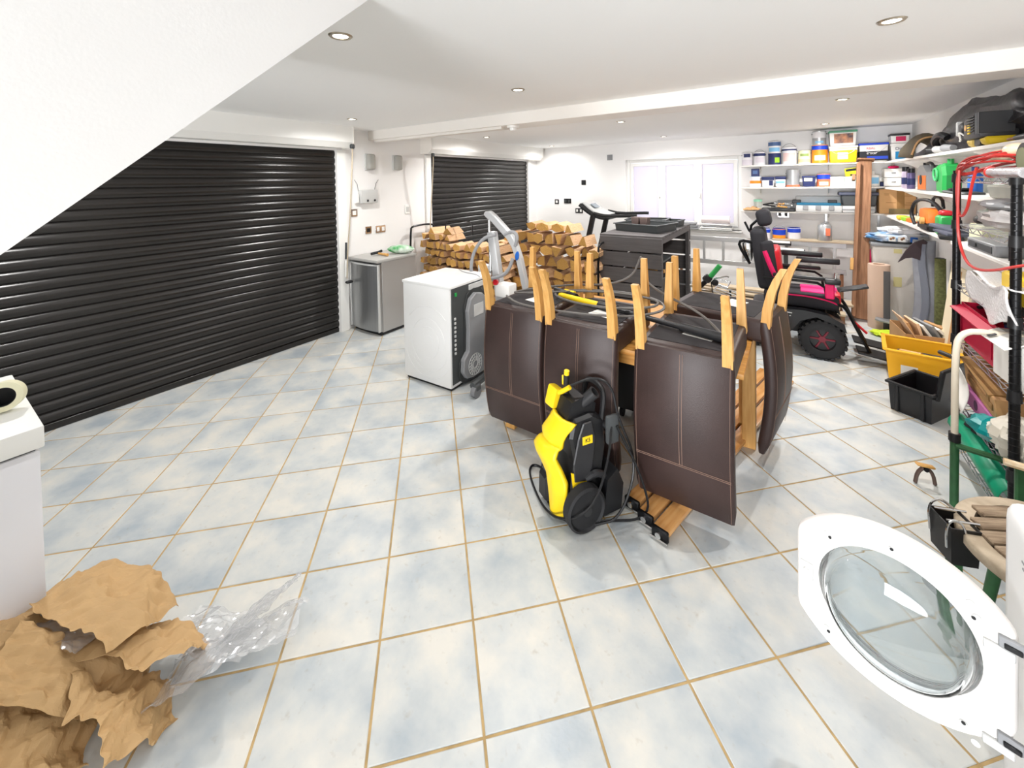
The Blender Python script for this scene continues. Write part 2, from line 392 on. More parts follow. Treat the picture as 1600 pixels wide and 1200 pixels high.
# recessed downlights
EMI = mat('lit_lens', (255, 244, 226), 0.4, emit=9.0)
RIM = mat('satin_nickel', (176, 166, 150), 0.3, 0.8)
first = None
dl = [(-1.61, 1.085, 'downlight beside the sloping staircase edge, nearest at left'), (0.346, 2.322, 'downlight at top right in front of the ceiling beam'), (-1.58, 2.438, 'downlight in the middle row just before the beam'), (-3.578, 2.515, 'downlight near the large roller box'),
      (-1.559, 4.483, 'middle downlight just behind the beam'), (-3.60, 4.71, 'downlight above the right log pile near the second shutter'), (0.355, 4.433, 'downlight behind the beam towards the right wall'), (0.342, 6.334, 'downlight above the top paint shelf'), (-1.591, 6.467, 'downlight nearest the window'), (-3.648, 6.738, 'downlight in the far left ceiling corner')]
for i, (x, y, lb) in enumerate(dl + [(0.35, 0.25, None), (0.35, -1.0, None), (-3.55, 0.4, None)]):
    if lb is None: lb = ['recessed downlight above the camera at the right', 'recessed downlight far behind the camera', 'recessed downlight above the chest freezer'][i-10]
    if first is None:
        t = thing('downlight', lb, 'light', (x, y, ZC), group='recessed ceiling downlights'); first = t
        G().lathe([(0.030, -0.001), (0.036, -0.006), (0.044, -0.006), (0.050, 0.0)], n=24).out('rim', RIM, t)
        G().lathe([(0.0, -0.0025), (0.031, -0.0025), (0.031, -0.001)], n=20).out('lens', EMI, t)
    else: t = copy_tree(first)
    t.location = (x, y, ZC); t['label'] = lb
    if i > 9: del t['group']
    d = bpy.data.lights.new('downlight_beam', 'SPOT'); d.energy = SPOT_W*((1.5 if x < -3 else 0.15) if i > 9 else 0.8 if y < 1.2 else 1.1 if (y > 6 and x < -3) else 2.2 if y > 4 else 1.0); d.spot_size = R(172); d.spot_blend = 1.0; d.shadow_soft_size = 0.03; d.color = (1.0, 0.985, 0.965)
    o = bpy.data.objects.new('downlight_beam', d); COL.objects.link(o); o.parent = t; o.location = (0, 0, -0.02)
# wall fittings
def plate(name, label, cat, loc, rz, w_, h_, m, n, inner):
    t = thing(name, label, cat, loc, rz)   # local: -y faces the room
    G().box((0, -0.005, 0), (w_, 0.010, h_), 0.003).out('plate', m, t)
    for k in range(n):
        x = (k-(n-1)/2)*w_/max(n, 1)
        G().box((x, -0.012, 0), (w_/n*0.5, 0.006, h_*0.55), 0.002).out('insert', inner, t)
    return t
RW = 90
plate('wall_socket', 'steel double socket plate above the fridge', 'socket', (X0, 3.356, 1.115), RW, 0.15, 0.09, CHROME, 2, WPL)
plate('wall_socket', 'steel framed switch left of the double socket above the fridge', 'switch', (X0, 3.177, 1.12), RW, 0.09, 0.09, CHROME, 1, BLK)
plate('wall_switch', 'steel switch plate under the cream control box', 'switch', (X0, 2.985, 1.343), RW, 0.09, 0.09, CHROME, 1, WPL)
plate('wall_switch', 'white light switch beside the smaller shutter', 'switch', (X0, 3.80, 1.333), RW, 0.085, 0.12, PVC, 1, LGR)
plate('wall_socket', 'black single socket on the back wall, left of the twin black plate', 'socket', (-3.80, Y1, 1.271), 0, 0.09, 0.09, BLK, 1, WPL)
plate('wall_socket', 'black double blank plate on the back wall', 'socket', (-3.568, Y1, 1.286), 0, 0.15, 0.09, BLK, 2, DGR)
plate('wall_plate', 'small black square plate high on the back wall', 'socket', (-3.23, Y1, 1.639), 0, 0.09, 0.09, BLK, 1, BLK)
plate('wall_socket', 'black double socket with white switches behind the treadmill', 'socket', (-3.329, Y1, 1.107), 0, 0.15, 0.09, BLK, 2, WPL)
plate('wall_plate', 'grey blank plate near the ceiling left of the window', 'vent', (-2.712, Y1, 2.083), 0, 0.10, 0.10, GRY, 1, GRY)
plate('wall_socket', 'steel double socket under the lowest paint shelf', 'socket', (-0.10, Y1, 1.132), 0, 0.15, 0.09, CHROME, 2, DGR)
for y, lb in ((3.20, 'glass bulkhead wall light, left of the pair'), (3.62, 'glass bulkhead wall light, right of the pair')):
    t = thing('bulkhead_light', lb, 'light', (X0, y, 1.945), RW)
    G().box((0, -0.012, 0), (0.11, 0.025, 0.20), 0.01, seg=2).out('base', LGR, t)
    G().box((0, -0.055, 0), (0.10, 0.075, 0.19), 0.03, seg=3).out('diffuser', mat('ribbed_glass', (214, 212, 204), 0.12, trans=0.5), t)
    G().box((0, -0.04, 0), (0.02, 0.05, 0.13), 0.008).out('bulb_holder', DGR, t)
t = thing('control_box', 'cream shutter control box with two antennas on the left wall', 'control box', (X0, 3.17, 1.53), RW)
G().box((0, -0.03, 0), (0.24, 0.06, 0.16), 0.01, seg=2).out('case', LGR, t)
G().box((-0.155, -0.02, -0.02), (0.05, 0.04, 0.11), 0.008).out('side_module', PVC, t)
for x in (-0.03, 0.07): G().box((x, -0.062, -0.05), (0.025, 0.008, 0.025), 0.003).out('button', BLK, t)
for x, k in ((-0.13, -0.05), (0.10, 0.06)): G().tube([(x, -0.02, 0.07), (x+k*0.3, -0.02, 0.15), (x+k, -0.02, 0.20)], 0.003, 5).out('antenna', DGR, t)
def cord(label, x, y, z0, pts):
    t = thing('pull_cord', label, 'cord', (x, y, z0))
    G().tube(pts, 0.007, 6, smooth=2).out('rope', mat('rope', (186, 172, 150), 0.9), t)
    G().box(pts[0], (0.04, 0.05, 0.05), 0.01).out('pulley', DGR, t)
    return t
cord('white pull cord hanging beside the large shutter', -4.05, 2.84, 0, [(0, 0.0, 2.10), (0.0, 0.0, 2.02), (-0.03, -0.02, 1.4), (-0.08, -0.04, 0.90), (-0.10, -0.04, 0.62)])
t = thing('cord_weight', 'dark cord handle hanging left of the fridge', 'handle', (-4.19, 2.82, 0.4))
G().cyl((0, 0, 0.43), (0.01, 0, 0.62), 0.012).out('grip', DGR, t); G().cyl((0, 0, 0.23), (0, 0, 0.42), 0.014).out('sleeve', PVC, t); G().box((0.02, 0.02, 0.17), (0.05, 0.08, 0.03), 0.01).out('hook', BLK, t)
cord('white pull cord hanging in front of the smaller shutter', -4.04, 4.08, 0, [(0, 0.0, 2.06), (0.01, 0.0, 1.98), (-0.08, 0.01, 1.2), (-0.12, 0.0, 0.5)])
t = thing('conduit', 'thin cream cable trunking along the underside of the ceiling beam', 'trunking', (-3.2, 3.27, 2.19))
G().box((-0.05, 0, 0.008), (1.9, 0.05, 0.028), 0.004).out('trunk', CREAMP, t)
t = thing('smoke_detector', 'small white round sensor at the end of the beam trunking', 'sensor', (-2.2, 3.30, 2.21))
G().lathe([(0.0, -0.045), (0.03, -0.045), (0.035, -0.02), (0.055, -0.018), (0.058, 0.0)], n=20).out('body', PVC, t)
# ================================================================= DINING TABLE AND UPTURNED CHAIRS
TZ = 0.73
t = thing('dining_table', 'oak dining table carrying the upturned brown chairs', 'table', (-0.97, 2.72, 0))
G().box((0, 0, TZ-0.014), (1.56, 0.94, 0.028), 0.004, seg=2).out('table_top', OAKT, t)
g = G()
for y in (-0.40, 0.40): g.box((0, y, TZ-0.068), (1.44, 0.022, 0.08), 0.002)
for x in (-0.70, 0.70): g.box((x, 0, TZ-0.068), (0.022, 0.78, 0.08), 0.002)
g.out('apron', OAKT, t)
for x in (-0.62, 0.715):
    for y in (-0.20 if x > 0 else -0.40, 0.41): G().box((x+(0.035 if x > 0 and y < 0 else 0), y+(0.42 if x > 0 and y < 0 else 0), (TZ-0.028)/2), (0.075, 0.075, TZ-0.028), 0.004).out('leg', OAK, t)
def make_chair():
    t = thing('dining_chair', 'x', 'chair')
    bx = 0.225
    G().box((0, 0.015, 0.066), (2*bx-0.01, 0.55, 0.13), 0.022, seg=3).out('seat', LEATH, t)
    n = 14; th = 0.062; g = G(); vs = []; fs = []
    def yo(z): k = (0.125-z)/0.765; return -0.285-0.045*math.sin(math.pi*min(1, k*0.95))+0.02*k
    W = [(-bx+0.012, 0), (-bx, 0.012), (-bx, th-0.012), (-bx+0.012, th), (bx-0.012, th), (bx, th-0.012), (bx, 0.012), (bx-0.012, 0)]
    for i in range(n+1):
        z = 0.125-0.765*i/n; e = 1.0; sh = 0.0
        if i == n: e = 0.5; sh = th*0.25
        if i == n-1: e = 0.92; sh = th*0.04
        if i == 0: e = 0.8; sh = th*0.1
        for (x, y) in W: vs.append((x*(1 if 0 < i < n else 0.97), yo(z)+sh+y*e, z))
    for i in range(n):
        for k in range(8): fs.append((i*8+k, i*8+(k+1) % 8, i*8+8+(k+1) % 8, i*8+8+k))
    fs += [tuple(range(7, -1, -1)), tuple(range(n*8, n*8+8))]
    b = g.add(vs, fs).out('backrest', LEATH, t, ang=50)
    g = G()
    for x in (-0.006, 0.006): g.tube([(x, yo(0.11-0.52*i/8)-0.0006, 0.11-0.52*i/8) for i in range(9)], 0.0013, 4)
    for z in (-0.408, -0.416): g.tube([(-bx+0.012, yo(z)-0.0006, z), (bx-0.012, yo(z)-0.0006, z)], 0.0013, 4)
    for x in (-bx+0.016, bx-0.016): g.tube([(x, yo(0.11-0.73*i/10)-0.0004, 0.11-0.73*i/10) for i in range(11)], 0.0010, 4)
    g.out('seam', STITCH, b)
    G().box((0, 0.02, 0.1315), (0.37, 0.44, 0.004), 0.001).out('underside_cover', BFAB, t)
    G().box((0, 0, 0), (0.15, 0.11, 0.0012)).out('paper_tag', PAPERW, t, loc=(0.04, -0.03, 0.1345), rot=(0, 0, -12))
    for s in (-1, 1):
        g = G(); P = [(0.09, -0.262, 0.024), (0.20, -0.272, 0.023), (0.30, -0.293, 0.021), (0.37, -0.318, 0.019), (0.435, -0.35, 0.017)]; vs = []; fs = []
        for (z, y, r_) in P:
            for (a, c) in ((-1, -1), (1, -1), (1, 1), (-1, 1)): vs.append((s*0.197+a*r_*0.92, y+c*r_, z))
        for i in range(4):
            for k in range(4): fs.append((i*4+k, i*4+(k+1) % 4, i*4+4+(k+1) % 4, i*4+4+k))
        fs += [(3, 2, 1, 0), (16, 17, 18, 19)]
        g.add(vs, fs).out('leg', OAK, t, smooth=False)
        g = G(); vs = []
        for (z, r_) in ((0.09, 0.025), (0.44, 0.016)):
            for (a, c) in ((-1, -1), (1, -1), (1, 1), (-1, 1)): vs.append((s*(0.197-(0.008 if z > 0.3 else 0))+a*r_, 0.262+c*r_, z))
        g.add(vs, [(0, 1, 5, 4), (1, 2, 6, 5), (2, 3, 7, 6), (3, 0, 4, 7), (3, 2, 1, 0), (4, 5, 6, 7)]).out('leg', OAK, t, smooth=False)
    return t
ch0 = make_chair()
for i, (x, y, a, lb) in enumerate([(-1.47, 2.455, -1.5, 'upturned brown leather dining chair nearest the white dryer'), (-0.985, 2.41, -2.5, 'upturned brown leather dining chair directly behind the yellow pressure washer'),
                                   (-0.43, 2.345, -1.0, 'upturned brown leather dining chair with its back above the three varnished boards'), (-0.345, 2.985, 80, 'upturned brown leather dining chair turned sideways, nearest the wheelchair')]):
    o = ch0 if i == 0 else copy_tree(ch0)
    o.location = (x, y, TZ+0.002); o.rotation_euler = (0, 0, R(a)); o['label'] = lb; o['group'] = 'brown dining chairs upside down on the table'
# lance and hose lying on the chairs
HZ = TZ+0.142
t = thing('spray_lance', 'black and yellow pressure washer lance lying across upturned chairs', 'lance', (-0.85, 2.38, HZ+0.02))
a = V((-0.48, 0.16, 0.0)); b = V((0.60, -0.14, 0.0)); d = (b-a)
G().cyl(a, a+d*0.30, 0.016, 0.020).out('yellow_tube', YEL, t)
G().cyl(a+d*0.30, a+d*0.42, 0.025).out('coupling', BLK, t)
G().cyl(a+d*0.42, a+d*0.78, 0.015).out('barrel', BLK, t)
G().cyl(a+d*0.55, a+d*0.59, 0.0165).out('yellow_label', YEL, t)
G().cyl(a+d*0.78, b, 0.023, 0.026).out('nozzle_grip', BLK, t)
t = thing('spray_gun', 'black trigger gun with yellow trim on the leftmost upturned chair', 'spray gun', (-1.30, 2.55, HZ+0.02))
G().tube([(-0.12, 0.10, 0), (0, 0.02, 0.01), (0.10, -0.02, 0.01)], 0.018, 8, smooth=1).out('body', BLK, t)
G().tube([(-0.02, 0.05, 0.016), (0.08, 0.0, 0.025)], 0.012, 6).out('trim_strip', YEL, t)
t = thing('pressure_hose', 'grey high pressure hose looped over the upturned chairs', 'hose', (-0.95, 2.5, HZ))
pts = [(-0.66, -0.20, 0.03), (-0.52, -0.28, 0.015), (-0.25, -0.28, 0.015), (0.0, -0.25, 0.02), (0.2, -0.2, 0.03), (0.36, -0.05, 0.05), (0.26, 0.16, 0.05), (0.0, 0.22, 0.05), (-0.3, 0.15, 0.04), (-0.44, 0.02, 0.03), (-0.25, -0.10, 0.025), (0.05, -0.15, 0.04), (0.3, -0.06, 0.06), (0.28, 0.08, 0.07), (0.0, 0.15, 0.06), (-0.25, 0.1, 0.05), (-0.55, -0.05, 0.03), (-0.69, -0.13, 0.03), (-0.6, 0.05, 0.03), (-0.40, 0.26, 0.04), (-0.15, 0.33, 0.05), (0.02, 0.38, 0.12), (0.06, 0.42, 0.24), (0.075, 0.40, 0.27), (0.09, 0.37, 0.24), (0.12, 0.30, 0.13), (0.28, 0.18, 0.08), (0.48, 0.06, 0.05), (0.60, -0.10, 0.035), (0.7, -0.3, 0.02), (0.68, -0.33, 0.02)]
G().tube(pts, 0.0075, 6, smooth=2).out('hose', mat('grey_hose', (92, 88, 84), 0.5), t)

# three varnished boards under the table
for k in range(3):
    t = thing('wooden_board', ['varnished pine board with black end bracket, leftmost of the three under the chairs', 'varnished pine board with black end bracket, middle of the three', 'varnished pine board with black end bracket, rightmost of the three'][k], 'board', (-0.675+0.083*k, 2.05-0.055*k, 0), -13.5, 'varnished boards lying under the table')
    G().box((0, 1.05, 0.035), (0.078, 2.08, 0.028), 0.008, seg=2).out('plank', PINE, t)
    G().box((0, 1.05, 0.012), (0.05, 2.04, 0.022), 0.003).out('rail', OAK, t)
    G().box((0, 0.0, 0.028), (0.082, 0.022, 0.052), 0.006).out('end_bracket', BLKM, t)
    G().cyl((0, -0.024, 0.03), (0, 0.0, 0.03), 0.014, n=12).out('bolt', CHROME, t)
    G().tube([(-0.04, -0.02, 0.012), (0.045, -0.02, 0.012)], 0.005, 6).out('hinge_pin', CHROME, t)
t = thing('storage_case', 'black storage case on castors under the table', 'case', (-0.86, 2.95, 0))
G().box((0, 0, 0.24), (0.36, 0.30, 0.34), 0.02, seg=2).out('case', BLK, t); G().box((0, 0, 0.425), (0.38, 0.32, 0.035), 0.01).out('lid', DGR, t)
for x in (-0.14, 0.14):
    for y in (-0.11, 0.11): G().cyl((x-0.012, y, 0.035), (x+0.012, y, 0.035), 0.035, n=14).out('castor', BLKR, t)
t = thing('blue_box', 'small blue and white carton standing under the table between two chair backs', 'box', (-1.33, 2.75, 0))
G().box((0, 0, 0.14), (0.24, 0.2, 0.28), 0.004).out('carton', BLU, t); G().box((0, -0.001, 0.24), (0.242, 0.2, 0.085), 0.002).out('white_band', PAPERW, t)

# ================================================================= PRESSURE WASHER
t = thing('pressure_washer', 'yellow and black upright pressure washer on the tiles in front of the chairs', 'pressure washer', (-0.92, 1.925, 0), -32)
CHAR = mat('charcoal_plastic', (40, 40, 42), 0.45)
g = G(); g.prism([(-0.10, 0.05), (0.16, 0.04), (0.17, 0.14), (0.09, 0.22), (0.11, 0.34), (0.10, 0.48), (0.03, 0.52), (-0.08, 0.51), (-0.10, 0.42), (-0.075, 0.30), (-0.10, 0.16)], -0.10, 0.10, 0)
g.out('body', BLK, t, smooth=False).modifiers.new('bevel', 'BEVEL').width = 0.014
g = G(); g.prism([(-0.165, 0.025), (0.10, 0.025), (0.12, 0.12), (0.0, 0.19), (-0.10, 0.19), (-0.16, 0.16)], -0.135, -0.04, 0)
g.out('left_tray', BLK, t, smooth=False).modifiers.new('bevel', 'BEVEL').width = 0.016
g = G(); g.prism([(-0.12, 0.03), (0.17, 0.03), (0.17, 0.10), (0.06, 0.20), (-0.06, 0.20), (-0.13, 0.12)], -0.04, 0.10, 0)
g.out('lower_housing', BLK, t, smooth=False).modifiers.new('bevel', 'BEVEL').width = 0.012
def yrow(z):   # left x, right x, front y of the yellow ribbon at height z
    P = [(0.035, 0.005, 0.055, -0.150), (0.10, -0.015, 0.085, -0.150), (0.18, -0.03, 0.105, -0.155), (0.215, -0.055, 0.100, -0.150), (0.27, -0.10, 0.075, -0.165), (0.315, -0.115, 0.055, -0.185), (0.345, -0.095, 0.052, -0.170), (0.36, -0.085, 0.055, -0.145), (0.40, -0.085, 0.070, -0.150), (0.44, -0.06, 0.082, -0.135), (0.475, -0.05, 0.105, -0.118), (0.50, -0.045, 0.115, -0.105)]
    for p, q in zip(P, P[1:]):
        if p[0] <= z <= q[0]:
            k = (z-p[0])/(q[0]-p[0]); return [p[i]+(q[i]-p[i])*k for i in (1, 2, 3)]
    return P[-1][1:]
def shell(u, v):
    z = 0.035+0.465*v; l, r_, y = yrow(min(z, 0.4999))
    return V((l+(r_-l)*u, y+0.07*max(0, u-0.6)**1.0*(1 if u > 0.6 else 0)*1.2+0.06*max(0, 0.25-u), z))
G().surf(shell, 13, 34).out('yellow_shell', YEL, t, ang=60, solid=-0.022)
G().prism([(-0.03, 0.17), (0.0, 0.19), (-0.04, 0.235), (-0.10, 0.26), (-0.09, 0.18)], 0.098, 0.106, 0).out('yellow_side', YEL, t, smooth=False)
g = G(); g.prism([(-0.085, 0.21), (-0.09, 0.30), (-0.06, 0.42), (-0.03, 0.49), (0.02, 0.49), (0.04, 0.40), (0.02, 0.26), (-0.02, 0.20)], 0.098, 0.110, 0)
g.out('side_panel', CHAR, t, smooth=False).modifiers.new('bevel', 'BEVEL').width = 0.005
G().tube([(0.105, -0.02, 0.21), (0.115, 0.03, 0.235), (0.11, 0.09, 0.20), (0.10, 0.15, 0.13)], 0.018, 8, smooth=2).out('frame_bar', CHAR, t)
G().prism([(0.05, 0.03), (0.16, 0.035), (0.175, 0.16), (0.14, 0.24), (0.08, 0.20)], -0.05, 0.15, 0).out('rear_basket', BLK, t, smooth=False)
G().box((-0.075, -0.09, 0.555), (0.075, 0.05, 0.105), 0.014, rot=(-14, 4, 8), seg=2).out('yellow_reservoir_cap', YEL, t)
G().prism([(-0.10, 0.50), (0.06, 0.50), (0.07, 0.55), (0.0, 0.60), (-0.07, 0.58)], -0.04, 0.07, 0).out('neck', BLK, t, smooth=False)
G().tube([(-0.04, -0.08, 0.585), (-0.02, -0.07, 0.60), (0.02, -0.05, 0.635)], 0.012, 8).out('yellow_clip', YEL, t)
G().tube([(-0.02, -0.05, 0.59), (-0.012, -0.05, 0.685)], 0.015, 10).out('gun_stem', BLK, t); G().box((-0.028, -0.062, 0.655), (0.01, 0.01, 0.05), 0.003).out('yellow_trigger', YEL, t)
G().tube([(-0.012, -0.05, 0.686), (-0.008, -0.05, 0.708)], 0.014, 10).out('yellow_tip', YEL, t)
G().tube([(-0.08, 0.09, 0.48), (-0.08, 0.11, 0.59), (-0.05, 0.12, 0.615), (0.05, 0.12, 0.615), (0.085, 0.11, 0.58), (0.085, 0.09, 0.46)], 0.014, 8, smooth=2).out('handle', BLK, t)
M_ = Matrix.Translation((0.045, 0.0, 0.55)) @ V((0.5, 0.5, 0.75)).to_track_quat('Z', 'Y').to_matrix().to_4x4()
G().lathe([(0.0, 0.0), (0.026, 0.0), (0.030, 0.10), (0.022, 0.10), (0.018, 0.02), (0.0, 0.02)], n=18, M=M_).out('lance_holder', CHAR, t)
G().box((0.135, 0.12, 0.44), (0.026, 0.07, 0.14), 0.012, seg=2).out('cable_hook', DGR, t); G().cyl((0.06, 0.09, 0.45), (0.13, 0.12, 0.44), 0.018).out('hook_arm', BLK, t)
for s in (-1, 1):
    wv = G().lathe([(0.0, -0.03), (0.05, -0.03), (0.06, -0.024), (0.088, -0.024), (0.096, -0.03), (0.107, -0.022), (0.107, 0.022), (0.096, 0.03), (0.088, 0.020), (0.0, 0.022)], n=32, M=Euler((0, R(90), 0)).to_matrix()).out('wheel', BLKR, t, loc=(s*0.145, -0.055 if s > 0 else 0.0, 0.107))
    G().cyl((s*0.02, 0, 0), (s*0.033, 0, 0), 0.022).out('hub_cap', CHAR, wv)
G().box((0.112, -0.01, 0.405), (0.004, 0.058, 0.040), 0.001).out('yellow_label', YEL, t)
text('K5', 0.026, BLK, t, (0.1148, -0.01, 0.405), (90, 0, 90))
text('K5 KÄRCHER', 0.012, BLK, t, (0.015, -0.134, 0.462), (68, 0, 0))
t = thing('power_cable', 'black cable looping on the floor around the pressure washer', 'cable', (-0.9, 1.9, 0))
G().tube([(0.16, 0.04, 0.46), (0.17, -0.02, 0.34), (0.14, -0.12, 0.16), (0.05, -0.2, 0.10), (-0.12, -0.14, 0.02), (-0.34, 0.06, 0.008), (-0.38, 0.15, 0.008), (-0.30, 0.16, 0.008), (-0.18, 0.06, 0.01), (-0.1, -0.06, 0.02)], 0.006, 6, smooth=3).out('cable_loop', BLK, t)
G().tube([(-0.14, 0.06, 0.22), (-0.24, 0.10, 0.2), (-0.26, 0.06, 0.08), (-0.16, -0.06, 0.008), (-0.02, -0.13, 0.008), (0.12, -0.02, 0.008), (0.33, 0.12, 0.01), (0.29, 0.12, 0.2), (0.18, 0.06, 0.46)], 0.006, 6, smooth=3).out('cable_run', BLK, t)
G().tube([(-0.03, -0.02, 0.64), (0.08, 0.02, 0.70), (0.16, 0.06, 0.66), (0.18, 0.07, 0.50), (0.26, 0.14, 0.26), (0.22, 0.0, 0.05), (0.12, -0.08, 0.03)], 0.006, 6, smooth=3).out('cable_top', BLK, t)

# ================================================================= DRYER, FRIDGE, HOIST
t = thing('tumble_dryer', 'white dryer with swirl-embossed side and exposed grey back', 'dryer', (-2.525, 2.70, 0), 1.5)
DX, DY, DH = 0.27, 0.28, 0.85
G().box((0, 0, 0.43), (2*DX-0.012, 2*DY, 0.815), 0.012, seg=2).out('body', WHITE, t)
G().box((0, 0, DH-0.011), (2*DX+0.004, 2*DY+0.01, 0.026), 0.008, seg=2).out('top_panel', WHITE, t)
g = G()
def arc(r_, a0, a1, cx=0.02, cz=0.36, sq=0.92): return [(cx+r_*math.cos(R(a))*sq, -DY-0.0005, cz+r_*math.sin(R(a))) for a in range(a0, a1+1, 12)]
for r_, a0, a1 in ((0.13, -100, 130), (0.20, -10, 250), (0.24, -140, -20), (0.30, 45, 150), (0.30, 200, 330), (0.06, 0, 120)): g.tube(arc(r_, a0, a1), 0.003, 5)
g.out('embossed_swirl', WHITE, t)
G().box((DX-0.003, 0, 0.44), (0.008, 2*DY-0.03, 0.78), 0.003).out('back_panel', DGR, t)
prof = [(0.05, 0.03), (0.11, 0.03), (0.17, 0.08), (0.18, 0.16), (0.14, 0.24), (0.15, 0.42), (0.19, 0.56), (0.17, 0.68), (0.10, 0.74), (0.0, 0.76), (-0.08, 0.72), (-0.12, 0.62), (-0.11, 0.46), (-0.12, 0.28), (-0.19, 0.22), (-0.20, 0.12), (-0.15, 0.05), (-0.05, 0.03)]
def duct(off, x0, x1, m, nm, par):
    P = [(y*off*0.95, 0.39+(z-0.39)*off) for y, z in prof]; g = G().prism(P, x0, x1, 0); o = g.out(nm, m, par, smooth=False); o.modifiers.new('bevel', 'BEVEL').width = 0.008; return o
duct(1.08, DX, DX+0.012, mat('dark_seal', (48, 50, 50), 0.5), 'duct_gasket', t)
dc = duct(0.96, DX, DX+0.045, GRY, 'air_duct_cover', t)
fan = G()
for i in range(18):
    a = 2*math.pi*i/18; fan.tube([(DX+0.047, -0.03+0.03*math.cos(a), 0.15+0.03*math.sin(a)), (DX+0.047, -0.03+0.085*math.cos(a+0.35), 0.15+0.085*math.sin(a+0.35))], 0.0035, 4)
for r_ in (0.03, 0.06, 0.088): fan.tube([(DX+0.047, -0.03+r_*math.cos(k*math.pi/12), 0.15+r_*math.sin(k*math.pi/12)) for k in range(24)], 0.003, 4, closed=True)
fan.out('fan_grille', LGR, t)
G().box((DX+0.047, 0.03, 0.60), (0.004, 0.13, 0.10), 0.001).out('moulded_label', LGR, t)
for k in range(9): G().box((DX+0.004, -DY+0.05, 0.30+0.035*k), (0.012, 0.018, 0.02), 0.002).out('clip', LGR, t)
G().box((DX+0.006, 0.05, 0.795), (0.012, 0.20, 0.045), 0.003).out('terminal_cover', LGR, t)
G().box((DX+0.008, -0.22, 0.775), (0.01, 0.025, 0.03), 0.002).out('green_terminal', GRN, t)
G().box((0, 0, 0.013), (2*DX-0.04, 2*DY-0.04, 0.026)).out('base', BLK, t)
t = thing('thin_cable', 'thin grey cable draped over the dryer top', 'cable', (-2.5, 2.75, DH+0.004))
G().tube([(-0.12, 0.21, 0.002), (0.0, 0.13, 0.002), (0.16, 0.12, 0.002), (0.25, 0.06, 0.002)], 0.003, 5, smooth=2).out('cable', GRY, t)

t = thing('undercounter_fridge', 'small silver fridge against the left wall', 'fridge', (-3.985, 3.17, 0))
G().box((0, 0.03, 0.425), (0.50, 0.50, 0.78), 0.006).out('cabinet', mat('silver_cabinet', (176, 174, 172), 0.45, 0.4, bump=0.08, bscale=300), t)
dp = [(-0.25, -0.225)] + [(-0.25+0.5*k/10, -0.262-0.028*math.sin(math.pi*k/10)) for k in range(11)] + [(0.25, -0.225)]
G().prism(dp, 0.05, 0.795, 2).out('door', STEEL, t, ang=50)
G().prism([(x*0.96, y-0.006 if y < -0.24 else y) for x, y in dp], 0.775, 0.79, 2).out('handle_lip', LGR, t)
for x in (-0.245, 0.245): G().box((x, -0.263, 0.42), (0.014, 0.03, 0.745), 0.004).out('door_trim', LGR, t)
G().box((0, -0.0, 0.828), (0.52, 0.575, 0.034), 0.012, seg=2).out('worktop', mat('grey_worktop', (172, 170, 166), 0.5), t)
G().box((0, 0, 0.022), (0.46, 0.46, 0.044), 0.003).out('plinth', BLK, t)
t = thing('claw_hammer', 'wooden-handled hammer lying on the fridge', 'hammer', (-3.99, 3.13, 0.845), 15)
G().cyl((-0.02, 0.0, 0.02), (0.15, -0.06, 0.02), 0.012, 0.017).out('handle', OAK, t); G().tube([(-0.06, -0.08, 0.025), (-0.03, 0.0, 0.03), (-0.02, 0.06, 0.04)], 0.016, 8).out('head', BLKM, t)
t = thing('green_packet', 'green and white plastic packet lying on the fridge', 'packet', (-3.86, 3.33, 0.845), 30)
def pk(u, v):
    a = u*2*math.pi; k = math.sin(v*math.pi)**0.6
    return V((0.17*(2*v-1), 0.07*math.cos(a)*k, 0.052+0.050*math.sin(a)*k+0.006*math.sin(9*a+11*v)*k))
G().surf(pk, 19, 11).out('packet', mat('green_white_film', (32, 150, 66), 0.25, col2=(226, 236, 224), scale=9), t)
# patient hoist
t = thing('patient_hoist', 'grey steel lifting hoist standing behind the dryer', 'hoist', (-2.18, 3.08, 0))
def P3(x, z, y=0.0): return (x, y, z)
G().box((-0.055, 0, 0.70), (0.085, 0.07, 1.05), 0.02, rot=(0, -8, 0), seg=2).out('mast', SILV, t)
g = G()
g.prism([(-0.21, 1.375), (-0.19, 1.405), (-0.14, 1.41), (-0.08, 1.37), (0.10, 1.21), (0.15, 1.13), (0.20, 1.00), (0.27, 0.70), (0.215, 0.70), (0.145, 0.98), (0.10, 1.09), (0.05, 1.16), (-0.12, 1.31), (-0.17, 1.34)], -0.028, 0.028, 1)
g.out('boom', SILV, t, smooth=False).modifiers.new('bevel', 'BEVEL').width = 0.008
G().tube([(0.03, -0.02, 1.20), (0.12, -0.02, 1.24), (0.17, -0.02, 1.19), (0.14, -0.02, 1.10)], 0.017, 8, smooth=2).out('spreader_hook', GRY, t)
G().tube([(-0.04, -0.06, 1.20), (-0.16, -0.10, 1.17), (-0.27, -0.12, 1.02), (-0.30, -0.12, 0.82), (-0.20, -0.12, 0.78), (0.0, -0.10, 0.82), (0.10, -0.08, 0.88), (0.14, -0.06, 1.00)], 0.016, 8, smooth=2).out('push_handle', GRY, t)
G().ball((0.165, -0.030, 1.02), (0.022, 0.004, 0.042), rot=(0, 14, 0), n=16).out('blue_badge', BLU, t)
G().cyl((-0.16, 0.0, 1.38), (-0.13, -0.03, 0.8), 0.013).out('actuator_rod', CHROME, t)
G().box((-0.215, 0, 0.82), (0.12, 0.09, 0.17), 0.02, seg=2).out('battery_box', LGR, t)
G().box((0.03, -0.02, 0.70), (0.16, 0.13, 0.12), 0.02, seg=2).out('motor_housing', WPL, t)
G().cyl((-0.035, -0.075, 0.77), (-0.035, -0.095, 0.775), 0.026, n=14).out('red_stop_button', RED, t)
